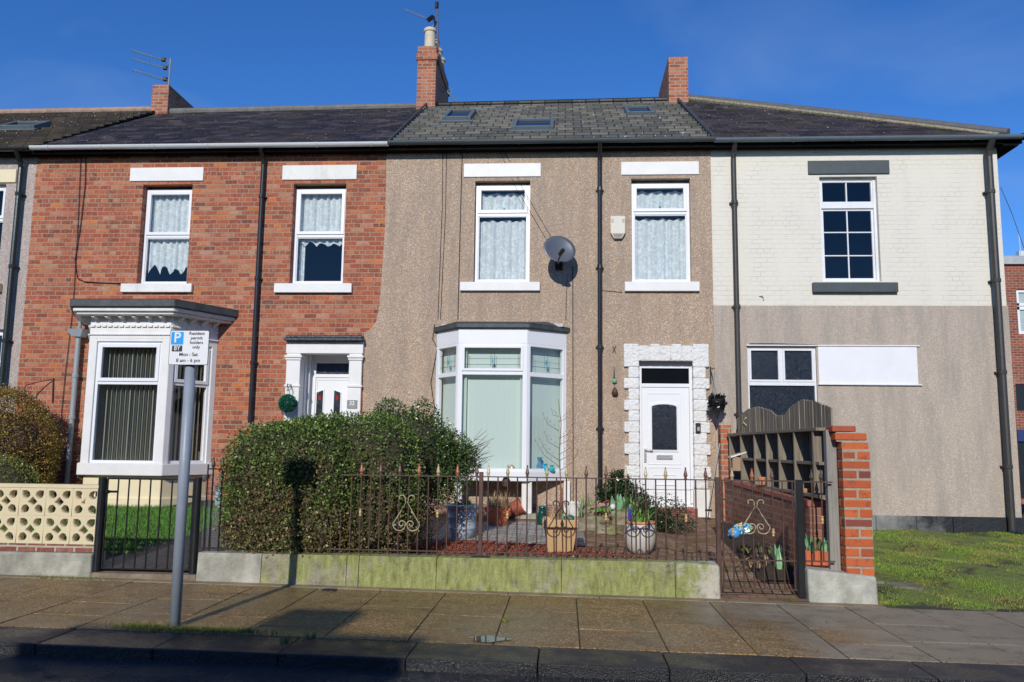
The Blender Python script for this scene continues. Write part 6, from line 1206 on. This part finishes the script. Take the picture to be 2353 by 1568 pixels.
# door bell
p = A(1604, 984, Y=-.08); db_ = thing('door_bell', p, 'small black and silver door bell on the white door surround', 'door bell'); m = MB(); m.box(p.x-.04, p.x+.04, -.105, -.07, p.z-.08, p.z+.08); m.build('bell_case', BLACK, db_, bevel=.006); m = MB(); m.box(p.x-.02, p.x+.025, -.112, -.106, p.z-.05, p.z+.02); m.build('bell_button', MC['silver_metal'], db_, bevel=.004)
# wind chime
p = A(1411, 842, Y=-.04); wc = thing('wind_chime', p, 'green bead and dark pendant wind chime hung left of the front door', 'ornament'); z1_, z2_, z3_ = A(1411, 868, Y=-.04).z, A(1411, 876, Y=-.04).z, A(1413, 902, Y=-.04).z
m = MB(); m.hexa([(p.x-.012, -.05, z1_), (p.x+.012, -.05, z1_), (p.x+.012, -.03, z1_), (p.x-.012, -.03, z1_), (p.x-.004, -.05, p.z), (p.x+.004, -.05, p.z), (p.x+.004, -.03, p.z), (p.x-.004, -.03, p.z)]); m.build('hanger', BLACK, wc); m = MB(); m.lathe([(.004, -.04), (.035, -.02), (.035, .02), (.004, .04)], (p.x+.005, -.05, z2_), 12); m.build('green_bead', simple('green_bead_glass', (.12, .42, .25), .2), wc, smooth=True); m = MB(); m.tube([(p.x+.005, -.05, z2_), (p.x+.01, -.05, z3_)], .003, 4); m.lathe([(.004, -.06), (.045, -.04), (.055, 0), (.035, .045), (.02, .07), (.004, .08)], (p.x+.01, -.06, z3_), 12); m.build('pendant', BROWN, wc)
# alarm box
r = RC((1403, 497), (1437, 497), (1402, 549), (1437, 549), -.06); ab = thing('alarm_box', ((r[0]+r[1])/2, -.05, r[2]), 'off white burglar alarm box between downpipe and upper right window', 'alarm box'); a, b, c, d = r
m = MB(); m.prism([(a, d), (b, d), (b, c+.1), (b-.06, c), (a+.06, c), (a, c+.1)], -.085, -.015); m.build('alarm_case', simple('yellowed_plastic', (.62, .58, .48), .45, .06), ab, bevel=.012, seg=3)
m = MB()
for s in (0, 1):
    for k in range(3): x = a+.015 if s == 0 else b-.055; z = d-.07-k*.022; m.box(x, x+.04, -.0865, -.08, z, z+.008)
m.build('vents', BLACK, ab); m = MB(); m.prism([(a+.03, c+.085), (b-.03, c+.085), (b-.07, c+.015), (a+.07, c+.015)], -.0875, -.08); m.build('lamp', simple('brown_lens', (.18, .15, .12), .3), ab)
# satellite dish
c = A(1284, 576, Y=-.42); sd2 = thing('satellite_dish', c, 'round grey satellite dish on the wall between the two upper windows', 'satellite dish')
nrm = Vector((.28, -.9, .3)).normalized(); Mx = Matrix.Translation(c) @ nrm.to_track_quat('Z', 'Y').to_matrix().to_4x4(); m = MB(); m.M = Mx; n = 40; vs = []; rr = [0, .08, .16, .22, .27]
for j, r in enumerate(rr):
    for k in range(n): a = 2*math.pi*k/n; vs.append((r*1.0*math.cos(a), r*.92*math.sin(a), (r/.27)**2*.05))
vs += [(x*1.0, y, z-.006) for x, y, z in vs]; K = n*len(rr)
m.add(vs, [(j*n+k, j*n+(k+1) % n, (j+1)*n+(k+1) % n, (j+1)*n+k) for j in range(len(rr)-1) for k in range(n)]+[(K+j*n+(k+1) % n, K+j*n+k, K+(j+1)*n+k, K+(j+1)*n+(k+1) % n) for j in range(len(rr)-1) for k in range(n)]+[((len(rr)-1)*n+k, (len(rr)-1)*n+(k+1) % n, K+(len(rr)-1)*n+(k+1) % n, K+(len(rr)-1)*n+k) for k in range(n)]); m.build('dish', DISH, sd2, smooth=True)
lb = A(1283, 598, Y=-.62); ln_ = A(1291, 581, Y=-.78); m = MB(); m.tube([lb+Vector((-.0, .12, -.03)), lb, ln_], .013, 8); m.build('arm', BLACK, sd2); m = MB(); m.tube([ln_+Vector((-.03, .06, -.01)), ln_+Vector((.02, -.05, .03))], .034, 10); m.build('receiver', BLACK, sd2); m = MB(); m.tube([c+Vector((0, .05, -.02)), (c.x-.02, -.2, c.z-.12), (c.x, -.02, c.z-.15)], .018, 8); m.box(c.x-.06, c.x+.06, -.03, -.015, c.z-.24, c.z-.06); m.build('wall_mount', BLACK, sd2)
# topiary ball
p = A(660, 927, Y=-.28); tb = thing('topiary_ball', p, 'dark green artificial topiary ball hanging by the left front door', 'ornament'); P, N = shell(4200, p.x, p.y, p.z, .135, .135, .135, pw=2, seed=90, jit=.1, bump=.03, inner=.05); V, F = leaves(P, N, .022, .014); link('foliage', arrmesh('foliage', V, F, island('green_plastic_leaf', [(0, (.0, .05, .03)), (.6, (.01, .13, .08)), (1, (.05, .28, .18))], .3, .5)), tb); blob(tb, 'core', p.x, p.y, p.z, .135, .135, .135, INNER, 2)
q = A(667, 882, Y=-.12); m = MB(); m.tube([(q.x-.06, -.09, q.z), (q.x, -.12, q.z-.02), (q.x+.02, -.26, q.z-.1), (p.x, p.y, p.z+.13)], .004, 5); m.tube([(q.x-.06, -.09, q.z), (q.x-.02, -.2, q.z-.13), (q.x+.04, -.2, q.z-.1), (q.x+.0, -.09, q.z+.0)], .006, 5); m.build('hook', BLACK, tb)
# aerials
MET = simple('aerial_metal', (.2, .22, .2), .4, .2); 
def yagi(root, a, b, n=9, el=.05, boom=.009, tail=True):
    a, b = Vector(a), Vector(b); d = (b-a); sidev = Vector((0, 1, 0)); m = MB(); m.tube([a, b], boom, 5)
    for k in range(n): c = a+d*(k+.3)/n; up = d.normalized().cross(sidev); m.tube([c-up*el-sidev*.03, c+up*el*.2+sidev*.03], .006, 4); m.tube([c, c-up*el], .007, 4)
    o = m.build('aerial_boom', MET, root)
    if tail: m = MB(); m.box(b.x-.05, b.x+.04, b.y-.04, b.y+.04, b.z-.03, b.z+.05); m.build('junction_box', BLACK, root)
Yc = 4.0; p = A(388, 192, Y=Yc); q = A(392, 140, Y=Yc); ae = thing('rooftop_aerial', p, 'triple boom television aerial on the left chimney', 'aerial', 'rooftop aerials'); m = MB(); m.tube([p-Vector((0, 0, .1)), q+Vector((0, 0, .05))], .018, 6); m.tube([A(375, 158, Y=Yc), A(391, 143, Y=Yc)], .012, 5); m.build('mast', MET, ae)
for a, b in (((303, 115), (376, 138)), ((305, 135), (380, 157)), ((305, 160), (380, 183))): yagi(ae, A(*a, Y=Yc), A(*b, Y=Yc), 11, .045); m = MB(); m.tube([A(*b, Y=Yc), A(392, b[1]+(5 if b[1] < 180 else 3), Y=Yc)], .012, 5); m.build('clamp', MET, ae)
p = A(1009, 118, Y=3.9); q = A(1004, 6, Y=3.9); ae = thing('rooftop_aerial', p, 'tall aerial mast on the chimney with clay pots', 'aerial', 'rooftop aerials'); m = MB(); m.tube([p-Vector((0, 0, .35)), q], .02, 6); m.build('mast', BROWN, ae); m = MB(); m.tube([q-Vector((0, 0, .14)), q+Vector((0, 0, .0))], .045, 7); m.build('mast_cap', BLACK, ae)
yagi(ae, A(930, 21, Y=3.9), A(985, 44, Y=3.9), 9, .05, tail=False); m = MB(); m.tube([A(982, 48, Y=3.9), A(996, 38, Y=3.9)], .05, 6); m.tube([A(996, 38, Y=3.9), A(1000, 58, Y=3.9), A(994, 62, Y=3.9)], .025, 5); m.tube([A(998, 50, Y=3.9), A(1006, 54, Y=3.9)], .02, 5); m.build('reflector', BLACK, ae)
ae = thing('rooftop_aerial', A(1022, 205, Y=4.6), 'small aerial low behind the chimney with clay pots', 'aerial', 'rooftop aerials'); yagi(ae, A(1010, 212, Y=4.6), A(1042, 205, Y=4.6), 4, .11, tail=False); m = MB(); m.tube([A(1018, 200, Y=4.6), A(1054, 240, Y=4.6)], .018, 5); m.build('strut', MET, ae)
# odds and ends
p = A(1163, 1111, Y=-4.6); m = MB(); m.lathe([(.004, -.06), (.045, -.03), (.05, .02), (.03, .06), (.004, .07)], p, 12); tag(m.build('rusty_ornament', BROWN), 'round rusty ornament hooked on the railing by its post', 'ornament')
p = GP(1615, 1371, lambda x, y: street(x)); m = MB(); m.lathe([(.05, 0), (.065, .05), (.06, .1), (.03, .11)], (p.x, p.y, p.z-.01), 6); tag(m.build('broken_stone', GSTONE2, bevel=.01), 'pale chunk of stone against the foot of the low wall', 'stone')
p = GP(757, 1357, lambda x, y: street(x)); m = MB(); m.box(p.x-.07, p.x+.07, p.y-.05, p.y+.05, p.z, p.z+.012); [m.box(p.x-.06, p.x+.06, p.y-.04+k*.02, p.y-.03+k*.02, p.z+.012, p.z+.016) for k in range(4)]; tag(m.build('stop_tap_cover', BLACK, bevel=.003), 'small black square tap cover in the pavement', 'cover')
p = A(503, 1140, Y=-1.0); m = MB(); m.lathe([(.05, -.14), (.06, -.1), (.05, .06), (.02, .12), (.02, .16)], p, 12); tag(m.build('blue_bottle', simple('pale_blue_plastic', (.3, .5, .6), .3)), 'pale blue bottle standing at the end of the dark left path', 'bottle')
for k in range(7):
    x, y = rnd.uniform(-5.4, -4.8), rnd.uniform(-1.3, -.7); z = lz(x, y); m = MB(); m.lathe([(.03, 0), (.05, .03), (.03, .05)], (x, y, z), 6); tag(m.build('white_pebble', GSTONE2, bevel=.008), 'white stone edging the far end of the dark left path', 'stone', 'white edging stones')
for k, (px_, col, h) in enumerate(((1100, (.05, .35, .35), .10), (1176, (.45, .3, .17), .12), (1253, (.02, .4, .6), .12), (1240, (.1, .3, .5), .22), (1268, (.03, .45, .5), .1))):
    yy = -.42 if px_ < 1200 else -.27; p = A(px_, 1070, Y=yy); m = MB(); prof = [(.04, 0), (.055, h*.4), (.02, h*.7), (.045, h)] if k != 1 else [(.05, 0), (.055, .03), (.04, .08), (.01, .1)]
    m.lathe(prof, (p.x, yy, 1.112), 12); tag(m.build('window_ornament', simple('orn%d' % k, col, .25)), ('teal glass vase on the sill inside the main bay pane', 'brown dome shaped ornament inside the main bay pane', 'blue vase inside the right side bay pane, in the middle', 'tall blue figurine inside the right side bay pane', 'small teal vase inside the right side bay pane, nearest the wall')[k], 'ornament', 'ornaments inside the bay window')



# fallen leaves and grit
V = []; n = 0; pts = []
while len(pts) < 900:
    x = rnd.uniform(-6, 5)
    if rnd.random() < .55: y = -4.95-abs(rnd.gauss(0, .12)) if rnd.random() < .6 else -7.05+rnd.gauss(0, .05); z = street(x)+.003
    else: y = rnd.uniform(-7.5, -4.9); z = street(x)+.004
    pts.append((x, y, z))
P = np.array(pts); N = np.tile([0., 0., .15], (len(P), 1)); N[:, :2] = rng.normal(size=(len(P), 2)); V, F = leaves(P, N, .022, .012, 3.)
V[:, 2] = np.repeat(P[:, 2], 4)+rng.uniform(0, .006, len(V))
tag(link('fallen_leaves', arrmesh('fallen_leaves', V, F, island('fallen_leaf', [(0, (.05, .03, .02)), (.5, (.16, .09, .04)), (.9, (.3, .2, .1)), (1, (.5, .47, .4))], .7))), 'scattered dead leaves and grit on the pavement', 'leaf litter', kind='stuff')
